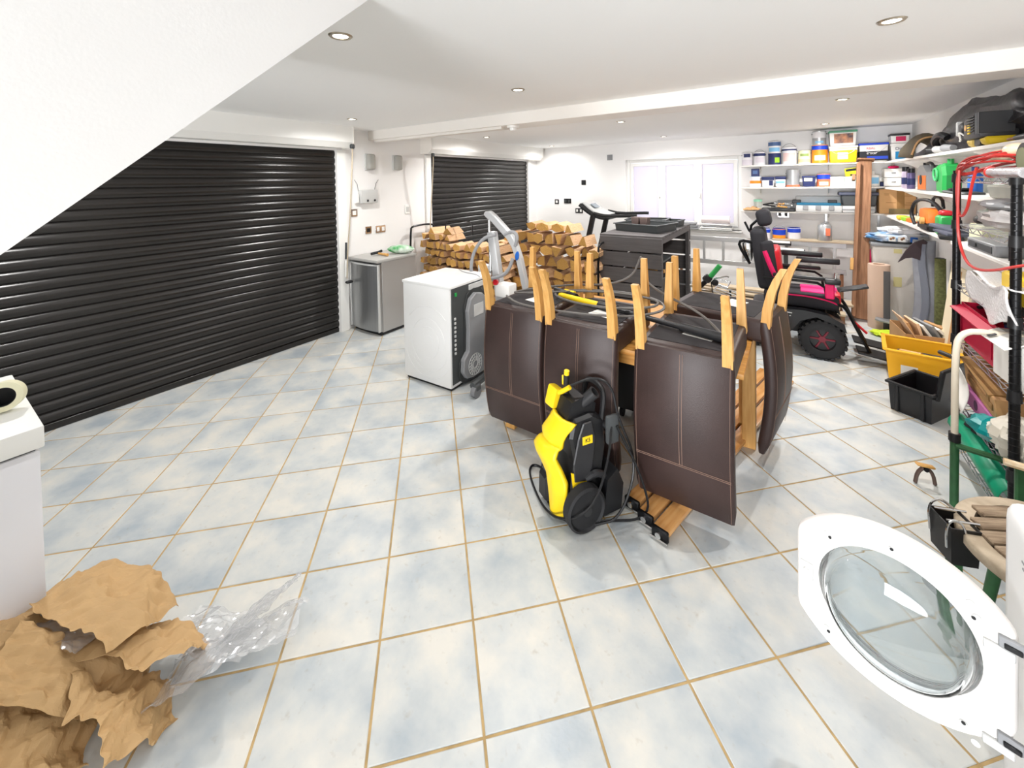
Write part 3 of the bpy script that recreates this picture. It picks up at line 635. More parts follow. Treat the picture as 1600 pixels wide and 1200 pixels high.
for k in range(3): G().tube([(-0.2, -0.05, 0.85), (-0.17+0.02*k, -0.09, 0.75), (-0.14+0.03*k, -0.1, 0.62), (-0.1, -0.06, 0.55)], 0.004, 5, smooth=2).out('wire', WPL, t)
G().box((-0.02, 0.0, 0.14), (0.5, 0.10, 0.07), 0.015).out('base_crossbar', DGR, t)
for s, yy in ((-1, -0.30), (1, 0.45)):
    pass
G().tube([(-0.02, 0.0, 0.12), (0.10, -0.35, 0.10), (0.12, -0.62, 0.09)], 0.028, 8).out('base_leg', DGR, t)
G().tube([(0.15, 0.0, 0.12), (0.42, 0.05, 0.10), (0.7, 0.0, 0.09)], 0.028, 8).out('base_leg', DGR, t)
G().box((0.12, -0.25, 0.30), (0.12, 0.22, 0.28), 0.02, seg=2).out('control_unit', mat('charcoal_plastic', (40, 40, 42), 0.45), t)
G().box((0.10, -0.37, 0.36), (0.07, 0.03, 0.12), 0.01).out('grey_cylinder', GRY, t)
for c in ((0.135, -0.60), (0.7, 0.0), (-0.22, 0.0)):
    w0 = G().cyl((c[0]-0.02, c[1], 0.045), (c[0]+0.02, c[1], 0.045), 0.045, n=18).out('castor', mat('grey_tyre', (120, 120, 122), 0.5), t)
    G().box((c[0], c[1]+0.01, 0.075), (0.055, 0.06, 0.05), 0.01).out('castor_fork', DGR, w0)

# ================================================================= LOGS
def logmesh(kind, n):
    L_ = 0.30 if kind < 10 else 0.36
    rr = random.Random(kind*17+n)
    if n % 3 == 0: P = [(-0.5, -0.42), (0.5, -0.45), (0.12, 0.48), (-0.08, 0.48)]
    elif n % 3 == 1: P = [(-0.5, -0.4), (0.1, -0.5), (0.5, -0.25), (0.46, 0.25), (0.0, 0.5), (-0.45, 0.2)]
    else: P = [(-0.48, -0.46), (0.45, -0.46), (0.5, -0.1), (0.38, 0.22), (0.1, 0.4), (-0.46, 0.47)]
    P = [(a*0.96*rr.uniform(0.86, 1), b*0.96*rr.uniform(0.86, 1)) for a, b in P]
    if n % 2: P = [(-a, b) for a, b in P][::-1]
    m = len(P); g = G(); vs = []
    for k in range(4):
        y = L_*k/3; jit = 0.03
        for (a, b) in P: vs.append((a+(rr.uniform(-jit, jit) if 0 < k < 3 else 0), y+(rr.uniform(-0.012, 0.012) if k in (0, 3) else 0), b+(rr.uniform(-jit, jit) if 0 < k < 3 else 0)))
    g.add(vs, [(k*m+i, k*m+(i+1) % m, k*m+m+(i+1) % m, k*m+m+i) for k in range(3) for i in range(m)])
    for i, f in enumerate(list(g.bm.faces)):
        f.material_index = 2 if (i % m) == m-2 and n % 2 == 0 else 0
    v = g.bm.verts; v.ensure_lookup_table()
    for r0 in (0, 3*m):
        f = g.bm.faces.new([v[r0+i] for i in range(m)]); f.material_index = 1
    o = g.out('split_log', [LOGS, LOGE, BARK], smooth=False); me = o.data; bpy.data.objects.remove(o); return me
LM = [logmesh(3, i) for i in range(9)]
def place_log(x, y, z, w_, h_, lb, grp, me=None, tilt=0.0, rz=0.0):
    o = bpy.data.objects.new('split_log', me or random.choice(LM)); COL.objects.link(o)
    o.location = (x, y, z+h_*0.5); o.scale = (w_, 1, h_); o.rotation_euler = (0, R(tilt), R(rz))
    tag(o, lb, 'log', grp)
ORD = ['topmost', 'second', 'third', 'fourth', 'fifth', 'sixth', 'seventh', 'eighth', 'ninth', 'tenth', 'eleventh', 'twelfth']
def stack(name, x0, x1, y, hr, wr, hz, size, jit):
    rows = []; z = 0.012
    while z < 1.25:
        h_ = random.uniform(*hr); x = x0+0.04*(len(rows) % 2)*random.random(); r_ = []
        while x < x1:
            w_ = random.uniform(*wr)
            if z+h_*0.6 < hz(x+w_/2): r_.append((x+w_/2, z, w_, h_))
            x += w_+0.003
        if not r_: break
        rows.append(r_); z += h_+0.001
    for k, r_ in enumerate(reversed(rows)):
        for n, (x, z, w_, h_) in enumerate(r_):
            pos = 'leftmost' if n == 0 else 'rightmost' if n == len(r_)-1 else 'inner'
            place_log(x, y+random.uniform(-jit, jit), z+random.uniform(0, 0.003), w_*random.uniform(0.9, 1.0), h_*random.uniform(0.88, 1.0), '%s split log in the %s row%s of the %s firewood stack' % (pos, ORD[k], '' if k == 0 else ' from the top', name), 'logs in the %s firewood stack' % name, tilt=random.choice((0, 0, 180))+random.uniform(-9, 9), rz=random.uniform(-5, 5))
def lz(x): return 0.99 if x < -3.6 else 0.95 if x < -3.2 else 0.88
stack('left small-ended', -4.16, -2.86, 3.93, (0.075, 0.125), (0.075, 0.14), lz, 0, 0.05)
for x, w_, h_, rz in ((-4.03, 0.17, 0.10, -14), (-3.74, 0.16, 0.10, 10)):
    place_log(x, 4.0, 0.985 if x < -3.6 else 0.95, w_, h_, 'loose split log lying on the left stack, %s of two' % ('leftmost' if x < -3.9 else 'rightmost'), 'loose logs on the left stack', rz=rz)
def topz(x):
    P = [(-3.25, 0.84), (-3.1, 0.97), (-2.9, 1.07), (-2.5, 1.21), (-2.1, 1.14), (-1.78, 0.94), (-1.6, 0.86)]
    for (a, p), (b, q) in zip(P, P[1:]):
        if a <= x <= b: return p+(q-p)*(x-a)/(b-a)
    return 0.8
stack('right large-ended', -3.22, -1.80, 4.30, (0.10, 0.155), (0.11, 0.20), topz, 0, 0.08)
t = thing('log_rack', 'black tubular log rack around the left log stack', 'rack', (-4.19, 3.78, 0))
G().tube([(0.0, 0.0, 0.0), (0, 0, 1.06), (0, 0.05, 1.11), (0, 0.40, 1.11), (0, 0.45, 1.06), (0, 0.45, 0.9)], 0.013, 8, smooth=2).out('end_frame', BLKM, t)
G().tube([(0.0, 0.0, 0.006), (1.4, 0.0, 0.006)], 0.006, 6).out('base_bar', BLKM, t)
G().tube([(0.30, 0.36, 0.98), (0.30, 0.36, 1.13), (0.34, 0.38, 1.16), (0.68, 0.42, 1.17), (0.72, 0.42, 1.13), (0.72, 0.42, 0.98)], 0.009, 6, smooth=2).out('rear_hoop', BLKM, t)

t = thing('log_rack', 'black tubular end hoop standing at the right end of the right log stack', 'rack', (-1.77, 4.30, 0))
G().tube([(0.0, 0.0, 0.0), (0, 0, 0.90), (0, 0.05, 0.97), (0, 0.36, 0.97), (0, 0.42, 0.90), (0, 0.42, 0.0)], 0.013, 8, smooth=2).out('end_frame', BLKM, t)
G().tube([(-1.4, 0.02, 0.006), (0.0, 0.02, 0.006)], 0.006, 6).out('base_bar', BLKM, t)
# ================================================================= SLATTED CRATE, TRAYS, TREADMILL, BICYCLE, LADDER
t = thing('slatted_cabinet', 'grey painted slatted wooden cabinet with open right side', 'cabinet', (-1.47, 5.2, 0))
CW, CD, CH = 0.345, 0.74, 1.07
for k in range(6): G().box((0, -CD+0.012, CH-0.10-0.172*k), (2*CW, 0.024, 0.158), 0.004).out('front_plank', GRYW, t, loc=(0, 0, 0)).location.x = random.uniform(-0.003, 0.003)
for k in range(9): G().box((0, -CD+0.085+0.165*k, CH-0.012), (2*CW, 0.150, 0.022), 0.003).out('top_plank', GRYW, t)
for k in range(5): G().box((0, CD-0.012, CH-0.12-0.2*k), (2*CW, 0.02, 0.18), 0.003).out('back_plank', GRYW, t)
for k in range(6): G().box((-CW+0.01, 0, CH-0.10-0.172*k), (0.02, 2*CD-0.05, 0.158), 0.003).out('side_plank', GRYW, t)
for x in (-CW+0.045, CW-0.03):
    for y in (-CD+0.05, CD-0.05): G().box((x, y, CH/2-0.02), (0.045, 0.045, CH-0.05), 0.003).out('corner_post', GRYW, t)
G().box((CW-0.02, 0, CH-0.055), (0.03, 2*CD-0.02, 0.06), 0.003).out('top_rail', GRYW, t)
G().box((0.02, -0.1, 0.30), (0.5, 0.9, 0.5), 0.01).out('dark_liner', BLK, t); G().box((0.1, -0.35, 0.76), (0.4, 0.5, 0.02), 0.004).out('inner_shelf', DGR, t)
G().box((0.12, -0.45, 0.65), (0.36, 0.03, 0.04), 0.004).out('oak_batten', OAK, t)
def tray(label, x, y, z, w_, d_, h_, rz):
    t = thing('seed_tray', label, 'tray', (x, y, z), rz, 'black plastic trays on the slatted cabinet')
    g = G(); a = 0.88
    for sx, sy in ((0, -1), (0, 1), (-1, 0), (1, 0)):
        if sx == 0: g.box((0, sy*d_/2*0.95, h_/2), (w_*0.95, 0.008, h_), 0, rot=(sy*-10, 0, 0))
        else: g.box((sx*w_/2*0.95, 0, h_/2), (0.008, d_*0.95, h_), 0, rot=(0, sx*10, 0))
    g.box((0, 0, 0.005), (w_*0.9, d_*0.9, 0.01)); g.out('tray_body', DGR, t, smooth=False)
    g = G()
    for (cx, cy, ww, dd) in ((0, -d_/2, w_+0.02, 0.024), (0, d_/2, w_+0.02, 0.024), (-w_/2, 0, 0.024, d_), (w_/2, 0, 0.024, d_)): g.box((cx, cy, h_), (ww, dd, 0.014), 0.003)
    g.out('rim', DGR, t, smooth=False); return t
tray('black seed tray at the back left of the slatted cabinet top', -1.58, 5.55, CH+0.002, 0.50, 0.36, 0.08, 4)
tray('large black seed tray at the front of the slatted cabinet top', -1.44, 4.98, CH+0.002, 0.56, 0.48, 0.085, -14)
tray('small black tray at the right rear of the slatted cabinet top', -1.27, 5.60, CH+0.002, 0.20, 0.30, 0.07, -4)
t = thing('plant_pots', 'brown square pot pair standing in the large seed tray', 'pot', (-1.52, 5.03, CH+0.016), -10)
for x in (-0.05, 0.06): G().box((x, 0, 0.07), (0.10, 0.10, 0.13), 0.006, taper=0.8).out('pot', mat('brown_pot', (94, 78, 74), 0.6), t)
t = thing('treadmill', 'black treadmill with silver console behind the log pile', 'treadmill', (-2.35, 6.25, 0), 0)
G().box((0.35, 0, 0.10), (1.5, 0.62, 0.10), 0.02).out('deck', BLK, t); G().box((0.45, 0, 0.155), (1.3, 0.42, 0.012), 0.002).out('belt', BLKR, t)
G().box((-0.32, 0, 0.14), (0.22, 0.66, 0.17), 0.04, seg=2).out('motor_cover', DGR, t)
for y in (-0.30, 0.30):
    G().box((-0.28, y, 0.66), (0.08, 0.05, 1.02), 0.012, rot=(0, 13, 0)).out('upright', BLK, t)
    G().tube([(-0.16, y, 1.17), (0.05, y, 1.13), (0.42, y, 1.15), (0.50, y, 1.15)], 0.024, 8, smooth=1).out('handrail', BLK, t)
def cons(u, v): return V((-0.38+0.42*u, (v-0.5)*0.62, 1.32-0.20*u-0.10*math.sin(math.pi*u)*0.5))
G().surf(cons, 10, 4).out('console_shell', BLK, t, solid=0.05)
def cons2(u, v): return V((-0.36+0.34*u, (v-0.5)*0.5, 1.338-0.20*u*0.85-0.10*math.sin(math.pi*u*0.85)*0.5))
c2 = G().surf(cons2, 10, 4).out('console_face', LGR, t, solid=0.02)
G().box((-0.25, -0.02, 1.275), (0.10, 0.18, 0.012), 0.003, rot=(0, 35, 0)).out('display', mat('lcd', (140, 150, 160), 0.2), c2)
t = thing('handlebar_stem', 'folded scooter steering column with green grip leaning behind the chairs', 'scooter', (-0.80, 3.95, 0))
G().tube([(-0.12, 0.1, 0.12), (-0.02, 0.02, 0.55), (0.20, 0.0, 0.80)], 0.020, 8, smooth=1).out('column', BLKM, t)
G().cyl((0.20, 0, 0.80), (0.29, 0, 0.925), 0.021, n=10).out('green_grip', GRN, t)
G().box((0.19, 0.0, 0.80), (0.07, 0.06, 0.06), 0.012, rot=(0, 35, 0)).out('clamp', BLK, t); G().box((0.25, 0.0, 0.77), (0.05, 0.05, 0.05), 0.012).out('brake_housing', BLK, t)
G().tube([(0.24, 0, 0.80), (0.34, -0.02, 0.84), (0.36, -0.02, 0.835)], 0.006, 6).out('brake_lever', CHROME, t)
G().tube([(0.22, -0.02, 0.78), (0.24, -0.03, 0.65), (0.32, -0.02, 0.52), (0.40, 0, 0.45)], 0.005, 5, smooth=2).out('brake_cable', BLK, t)
G().box((0.10, 0.06, 0.10), (0.62, 0.14, 0.05), 0.015).out('deck', DGR, t)
for x in (-0.18, 0.42): G().cyl((x, 0.035, 0.075), (x, 0.085, 0.075), 0.075, n=20).out('wheel', BLKR, t)
# long ladder on its side along the back wall
t = thing('ladder', 'long aluminium ladder standing on edge along the back wall', 'ladder', (-0.45, 6.93, 0))
for z in (0.755, 0.405): G().box((0, 0, z), (2.1, 0.03, 0.07), 0.004).out('stile', ALU, t)
for k in range(8): G().box((-0.93+0.265*k, 0, 0.58), (0.035, 0.028, 0.31), 0.003).out('rung', ALU, t)
for x in (-1.0, 1.0): G().box((x, 0, 0.20), (0.04, 0.03, 0.38), 0.003).out('support', WOODB, t)
t = thing('timber_bench', 'low pile of pale timber boards under the ladder', 'timber', (-0.25, 6.12, 0))
for k in range(5): G().box((random.uniform(-0.1, 0.1), -0.16+0.08*k, 0.04+0.05*(k % 3)+0.10), (1.6, 0.14, 0.025), 0.003, rot=(0, random.uniform(-3, 3), random.uniform(-3, 3))).out('board', mat('pale_timber', (196, 178, 152), 0.7, var=0.2, scale=7, stretch=(0.5, 6, 6)), t)
for x in (-0.7, 0.7): G().box((x, 0, 0.055), (0.1, 0.4, 0.09)).out('bearer', WOODB, t)
t = thing('workbench_plank', 'pale plank resting on the ladder behind the wheelchair', 'plank', (0.25, 6.98, 0.79))
G().box((0, 0, 0.012), (0.95, 0.2, 0.024), 0.003).out('plank', mat('pale_timber', (196, 178, 152), 0.7, var=0.2, scale=7, stretch=(0.5, 6, 6)), t); G().box((0, 0.10, -0.015), (0.9, 0.012, 0.04)).out('edge_strip', SHELF, t)
t = thing('bubble_wrapped_pictures', 'flat parcels wrapped in white bubble wrap on the window sill', 'parcel', (-0.98, 7.14, 0.862))
for k in range(4): G().box((random.uniform(-0.02, 0.02), 0, 0.014+0.026*k), (0.48-0.03*k, 0.14, 0.022), 0.008, rot=(0, random.uniform(-2, 2), 0)).out('parcel_layer', [LGR, WPL, GRY, WPL][k], t)
t = thing('wrapped_roll', 'roll wrapped in clear bubble film on top of the sill parcels', 'roll', (-0.98, 7.13, 0.972))
G().cyl((-0.2, 0, 0.06), (0.2, 0, 0.06), 0.058, n=16).out('roll', mat('pinkish_wrap', (226, 214, 214), 0.3), t)
t = thing('stacked_frames', 'grey flat slats stacked at the middle of the window sill', 'frame', (-1.38, 7.13, 0.862))
for k in range(3): G().box((0, 0, 0.02+0.038*k), (0.32-0.04*k, 0.14, 0.03), 0.004).out('slat', GRY, t)

# ================================================================= POWERED WHEELCHAIR
t = thing('power_wheelchair', 'black and crimson powered wheelchair with chunky tyres', 'wheelchair', (0.05, 5.0, 0), 0)
SEATM = mat('black_seat_fabric', (34, 33, 38), 0.75, bump=0.1, bscale=200)
def fat(v, r_=0.02, s=2): pass
bk = G().box((-0.30, 0.0, 0.86), (0.13, 0.42, 0.60), 0.05, rot=(0, -8, 0), seg=3).out('backrest', SEATM, t)
G().tube([(-0.27, -0.215, 0.95), (-0.22, -0.225, 0.80), (-0.16, -0.22, 0.66)], 0.022, 8, smooth=1).out('crimson_piping', MAG, bk)
G().box((-0.19, 0.0, 0.80), (0.12, 0.40, 0.34), 0.045, rot=(0, -6, 0), seg=3).out('crimson_bolster', RED, bk)
G().box((-0.23, -0.18, 0.83), (0.12, 0.08, 0.44), 0.035, rot=(0, -8, 0), seg=3).out('side_bolster', SEATM, bk)
hr = G().box((-0.285, 0, 1.265), (0.13, 0.24, 0.17), 0.055, rot=(0, -12, 0), seg=4).out('headrest', SEATM, t)
G().tube([(-0.36, 0, 1.0), (-0.42, 0, 1.15), (-0.34, 0, 1.24)], 0.013, 8, smooth=1).out('headrest_stem', BLKM, hr); G().tube([(-0.45, -0.1, 1.22), (-0.40, -0.08, 1.10), (-0.36, 0, 1.12)], 0.012, 6, smooth=1).out('push_lever', BLK, hr)
G().box((0.02, 0, 0.50), (0.60, 0.44, 0.14), 0.045, seg=3).out('seat_cushion', SEATM, t)
G().box((0.17, 0.0, 0.56), (0.30, 0.30, 0.05), 0.02, seg=2).out('pink_cushion_top', mat('hot_pink', (238, 40, 130), 0.6), t)
G().tube([(-0.10, -0.225, 0.545), (0.10, -0.228, 0.55), (0.27, -0.225, 0.52), (0.315, -0.2, 0.48), (0.32, 0.2, 0.48)], 0.008, 6, smooth=2).out('crimson_piping', MAG, t)
G().box((0.30, -0.10, 0.53), (0.06, 0.2, 0.11), 0.025, seg=2).out('crimson_front', RED, t)
for y, nm in ((-0.27, 0), (0.27, 1)):
    G().box((0.00, y, 0.735), (0.40, 0.055, 0.035), 0.014, seg=2).out('armrest', BLK, t)
    G().tube([(-0.28, y, 0.70), (0.0, y, 0.70), (0.20, y, 0.69), (0.22, y, 0.56)], 0.012, 8, smooth=1).out('arm_tube', BLKM, t)
G().box((0.26, -0.27, 0.72), (0.12, 0.09, 0.05), 0.015, seg=2).out('joystick_box', BLK, t); G().cyl((0.28, -0.27, 0.74), (0.285, -0.27, 0.80), 0.012).out('joystick', CHROME, t)
G().box((0.24, -0.29, 0.63), (0.07, 0.03, 0.14), 0.01).out('magenta_tag', MAG, t)
G().box((0.40, -0.28, 0.68), (0.22, 0.13, 0.018), 0.006, rot=(0, -16, 0)).out('control_tray', BLK, t)
G().box((0.04, 0.36, 0.86), (0.36, 0.06, 0.055), 0.015, seg=2).out('rear_arm_pad', BLK, t)
G().box((0.17, 0.20, 0.825), (0.36, 0.05, 0.06), 0.015, seg=2).out('side_pad', BLK, t)
G().box((-0.08, 0, 0.30), (0.62, 0.42, 0.24), 0.05, seg=2).out('motor_base', BLK, t)
for y0 in (-0.34, 0.24): G().prism([(-0.34, 0.20), (-0.34, 0.36), (-0.20, 0.43), (0.05, 0.44), (0.22, 0.42), (0.34, 0.36), (0.36, 0.28), (0.28, 0.34), (0.14, 0.39), (0.02, 0.34), (-0.06, 0.22), (-0.10, 0.15)], y0, y0+0.10, 1).out('mudguard', mat('gloss_black', (20, 20, 22), 0.18), t, smooth=False)
G().box((-0.09, -0.342, 0.405), (0.09, 0.003, 0.008), 0, rot=(0, 4, 0)).out('printed_mark', LGR, t); G().box((-0.06, -0.342, 0.375), (0.012, 0.003, 0.008)).out('printed_dot', LGR, t)
def wheel(x, y, r_, w_, nm='drive_wheel'):
    M = Euler((R(90), 0, 0)).to_matrix()
    o = G().lathe([(r_*0.55, -w_/2), (r_*0.8, -w_/2), (r_*0.95, -w_*0.42), (r_, -w_*0.25), (r_, w_*0.25), (r_*0.95, w_*0.42), (r_*0.8, w_/2), (r_*0.55, w_/2), (r_*0.55, -w_/2)], n=36, M=M).out(nm, BLKR, t, loc=(x, y, r_+0.003))
    g = G()
    for k in range(22):
        for s in (-1, 1):
            a = 2*math.pi*(k+(0.5 if s > 0 else 0))/22
            g.box((r_*0.985*math.cos(a), s*w_*0.26, r_*0.985*math.sin(a)), (0.02, w_*0.42, 0.028), 0, rot=(0, -math.degrees(a), 0))
    g.out('tread', BLKR, o, smooth=False)
    g = G()
    for k in range(6):
        a = math.pi*k/3; g.box((r_*0.28*math.cos(a), 0, r_*0.28*math.sin(a)), (r_*0.52, w_*0.3, 0.018), 0.003, rot=(0, -math.degrees(a), 0))
    g.cyl((0, -w_*0.2, 0), (0, w_*0.2, 0), r_*0.16, n=14); g.out('red_spokes', mat('dark_red', (120, 18, 40), 0.4), o)
    G().cyl((0, -w_*0.08, 0), (0, w_*0.08, 0), r_*0.56, n=24).out('rim', BLK, o)
    return o
wheel(0.185, -0.27, 0.178, 0.13); wheel(0.185, 0.27, 0.178, 0.13)
wheel(-0.38, -0.22, 0.12, 0.07, 'rear_wheel'); wheel(-0.38, 0.22, 0.12, 0.07, 'rear_wheel')
for y in (-0.20, 0.10):
    G().tube([(0.30, y, 0.50), (0.36, y, 0.48), (0.42, y, 0.34), (0.53, y, 0.10)], 0.014, 8, smooth=2).out('legrest_hanger', BLKM, t)
    G().box((0.56, y+0.02, 0.09), (0.24, 0.20, 0.015), 0.004, rot=(0, 8, 0)).out('footplate', BLKR, t)
G().tube([(0.40, -0.1, 0.36), (0.52, -0.1, 0.24)], 0.012, 6).out('red_strut', RED, t)
G().tube([(-0.37, -0.18, 1.02), (-0.48, -0.18, 1.04), (-0.50, -0.16, 0.98), (-0.40, -0.16, 0.80)], 0.014, 8, smooth=1).out('push_handle', BLKM, t)
G().box((-0.43, 0, 0.92), (0.09, 0.24, 0.22), 0.03, seg=2).out('back_actuator', CHROME, t)
t = thing('wire_basket', 'small black and chrome wire carrier behind the wheelchair', 'basket', (-0.52, 4.62, 0.0))
g = G()
for y in (-0.1, 0.0, 0.1): g.tube([(-0.12, y, 0.56), (0.10, y, 0.50)], 0.006, 5)
g.tube([(-0.12, -0.12, 0.56), (-0.12, 0.12, 0.56), (0.1, 0.12, 0.5), (0.1, -0.12, 0.5)], 0.008, 6, closed=True); g.tube([(-0.13, -0.12, 0.64), (-0.13, 0.12, 0.64), (0.0, 0.12, 0.61), (0.0, -0.12, 0.61)], 0.008, 6, closed=True)
g.out('carrier', CHROME, t); g = G()
for s in (-0.1, 0.1): g.tube([(0.0, s, 0.53), (0.05, s, 0.0)], 0.01, 6)
g.out('stand', BLKM, t)
G().tube([(0.0, 0, 0.36), (0.10, 0, 0.34), (0.12, 0, 0.43), (0.02, 0, 0.45)], 0.02, 8, closed=True, smooth=2).out('strap_loop', BLK, t)
# tall timber post
t = thing('timber_post', 'tall rough brown timber post leaning on the back shelves', 'post', (0.655, 6.14, 0), rot=(-19.5, 3.4, 0))
t.rotation_euler = (R(-20.3), R(3.6), 0); t.location = (0.66, 6.15, 0.03)
G().box((0, 0, 0.98), (0.125, 0.045, 1.96), 0.004).out('main_board', WOODB, t); G().box((-0.068, -0.03, 0.96), (0.035, 0.08, 1.90), 0.003).out('side_batten', WOODB, t)
G().box((0.0, -0.01, 1.965), (0.17, 0.10, 0.02), 0.003).out('cap_piece', WOODB, t)
G().box((-0.10, -0.04, 0.62), (0.03, 0.04, 0.14), 0.003).out('oak_block', OAK, t); G().box((-0.11, -0.03, 1.72), (0.03, 0.05, 0.08), 0.003).out('wooden_block', WOODB, t)

# ================================================================= SHELVES
def bshelf(z, label):
    t = thing('wall_shelf', label, 'shelf', ((-0.62+X1)/2, 7.07, z), group='back wall shelves')
    G().box((0, 0, -0.011), (X1+0.62, 0.25, 0.022), 0.003).out('board', SHELF, t)
    for x in (-0.7, 0.1, 0.75):
        G().box((x, 0.118, -0.06), (0.025, 0.012, 0.12)).out('bracket', SHELF, t); G().prism([(-0.1, -0.022), (0.118, -0.022), (0.118, -0.10)], x-0.004, x+0.004, 0).out('bracket_arm', SHELF, t)
    return t
SZ = [1.855, 1.537, 1.195]
bshelf(SZ[0], 'top white shelf on the back wall holding most of the paint'); bshelf(SZ[1], 'middle white shelf on the back wall under the paint tubs'); bshelf(SZ[2], 'lowest white shelf on the back wall with boxes and trays')
def rshelf(z, label, y0=1.4):
    t = thing('side_shelf', label, 'shelf', (1.115, (y0+6.93)/2, z), group='right wall shelves')
    G().box((0, 0, -0.012), (0.29, 6.93-y0, 0.024), 0.003).out('board', SHELF, t)
    for k in range(5):
        y = -2.3+1.1*k; G().prism([(-0.1, -0.024), (0.14, -0.024), (0.14, -0.16)], y-0.004, y+0.004, 1).out('bracket', SHELF, t)
    return t
rshelf(1.85, 'top white shelf along the right wall under the engine'); rshelf(1.53, 'middle white shelf along the right wall with bottles'); rshelf(1.19, 'lowest white shelf along the right wall with the chainsaw')
for k, (x, y) in enumerate(((0.40, 7.185), (0.95, 7.185))):
    G_ = thing('shelf_upright', ['slotted metal upright on the back wall left of the timber post', 'slotted metal upright on the back wall right of the timber post'][k], 'bracket', (x, y, 0.8)); G().box((0, 0, 0.3), (0.03, 0.018, 0.6), 0.002).out('rail', ALU, G_)
def ptxt(s, size, m, par, x, y, z, sx=1.0): return text(s, size, m, par, (x, y, z), (90, 0, 0), 0.0004, sx)
def can(label, x, z, w_, h_, body, band=None, bandc=None, lab=None, lid=None, handle=True, tub=False, y=None, grp=None, words=None, rz=0, hup=0.7):
    r_ = w_/2; y = 7.03 if y is None else y; z += 0.001
    t = thing('paint_tub' if tub else 'paint_can', label, 'paint tub' if tub else 'paint can', (x, y, z), rz, grp)
    if tub:
        d_ = min(0.11, r_*0.8); G().box((0, 0, h_*0.47), (w_*0.96, 2*d_, h_*0.94), 0.015, seg=2, taper=0.92).out('body', body, t)
        G().box((0, 0, h_-0.014), (w_, 2*d_+0.012, 0.028), 0.008, seg=2).out('lid', lid or WPL, t); fy_ = -d_
        if band: G().box((0, 0, h_*(band[0]+band[1])/2), (w_*0.955, 2*d_+0.001, h_*(band[1]-band[0])), 0.004).out('printed_band', bandc, t)
        if lab: G().box((lab[0]*w_, fy_+0.001, h_*lab[1]), (w_*lab[2], 0.004, h_*lab[3]), 0.001, rot=(3, 0, 0)).out('printed_label', lab[4], t)
        if handle: G().tube([(-w_*0.46, fy_-0.004, h_*0.8), (-w_*0.2, fy_-0.012, h_*0.45), (w_*0.2, fy_-0.012, h_*0.5), (w_*0.46, fy_-0.004, h_*0.82)], 0.0025, 5, smooth=2).out('wire_handle', ALU, t)
    else:
        r_ = min(r_, 0.105)
        G().lathe([(r_*0.97, 0), (r_, 0.004), (r_*0.985, 0.010), (r_*0.985, h_-0.012), (r_, h_-0.008), (r_, h_)], n=24).out('body', body, t)
        G().lathe([(r_*0.99, h_-0.001), (r_*0.95, h_+0.003), (r_*0.86, h_+0.001), (r_*0.84, h_-0.004), (0, h_-0.004)], n=24).out('lid', lid or ALU, t)
        if band: G().lathe([(r_*0.985, h_*band[0]), (r_*0.998, h_*band[0]+0.001), (r_*0.998, h_*band[1]-0.001), (r_*0.985, h_*band[1])], n=24).out('printed_band', bandc, t)
        if lab:
            g = G(); n = 9; a0 = -math.pi/2-lab[2]*1.2+lab[0]; vs = []; zz = (h_*(lab[1]-lab[3]/2), h_*(lab[1]+lab[3]/2))
            for q in zz:
                for i in range(n): a = a0+lab[2]*2.4*i/(n-1); vs.append((r_*1.006*math.cos(a), r_*1.006*math.sin(a), q))
            g.add(vs, [(i, i+1, n+i+1, n+i) for i in range(n-1)]); g.out('printed_label', lab[4], t)
        if handle:
            G().tube([(r_*1.02*math.cos(k*math.pi/10), -0.008, h_*0.80+r_*hup*2*math.sin(k*math.pi/10)*0.8) for k in range(11)], 0.003, 5).out('wire_handle', BLK if handle == 2 else GRY, t)
            for s in (-1, 1): G().ball((s*r_*1.0, -0.004, h_*0.8), 0.008, n=8, m=5).out('handle_stud', BLK, t)
    fy_ = -(min(0.11, w_/2*0.8) if tub else r_)-0.004
    for wd in (words or []): ptxt(wd[0], wd[1], wd[2], t, wd[3], fy_-(wd[5] if len(wd) > 5 else 0), wd[4])
    return t
PW = mat('white_tin', (226, 224, 226), 0.4); GM = mat('metal_tin', (178, 180, 182), 0.35, 0.5); PNK = mat('blush_print', (222, 190, 186), 0.5); LIME = mat('lime_print', (150, 200, 40), 0.5)
CRM = mat('cream_tin', (226, 226, 186), 0.5); ORT = mat('orange_tin', (236, 140, 34), 0.45); YT = mat('yellow_tub', (250, 206, 26), 0.4); SKY = mat('sky_print', (130, 186, 222), 0.5)
BP = mat('royal_print', (26, 66, 190), 0.45); BLP = mat('black_print', (28, 30, 38), 0.5); MGP = mat('magenta_print', (200, 20, 84), 0.5); CYP = mat('cyan_print', (24, 140, 200), 0.5); SAL = mat('salmon_print', (226, 120, 84), 0.5); IVY = mat('green_lid', (84, 150, 118), 0.45); DUSK = mat('dusk_print', (70, 60, 72), 0.5, col2=(200, 140, 100), scale=14)
gt_, gm_ = 'paint on the top back shelf', 'paint on the middle back shelf'
z0 = SZ[0]
can('white paint can with dark oval print, leftmost on the top shelf', -0.537, z0, 0.138, 0.185, PW, (0.0, 0.45), mat('pale_lilac', (214, 206, 214), 0.5), (0, 0.78, 0.55, 0.28, NAVY), handle=2, grp=gt_, hup=0.35)
can('white paint can with lilac front, second from the left on the top shelf', -0.383, z0, 0.150, 0.185, PW, (0.7, 0.92), NAVY, (0.1, 0.40, 0.6, 0.4, mat('pale_lilac', (214, 206, 214), 0.5)), grp=gt_, hup=0.6)
can('dark blue paint can with lime label, under the white and blue one', -0.198, z0, 0.155, 0.160, NAVY, None, None, (0.5, 0.40, 0.35, 0.45, LIME), handle=0, grp=gt_)
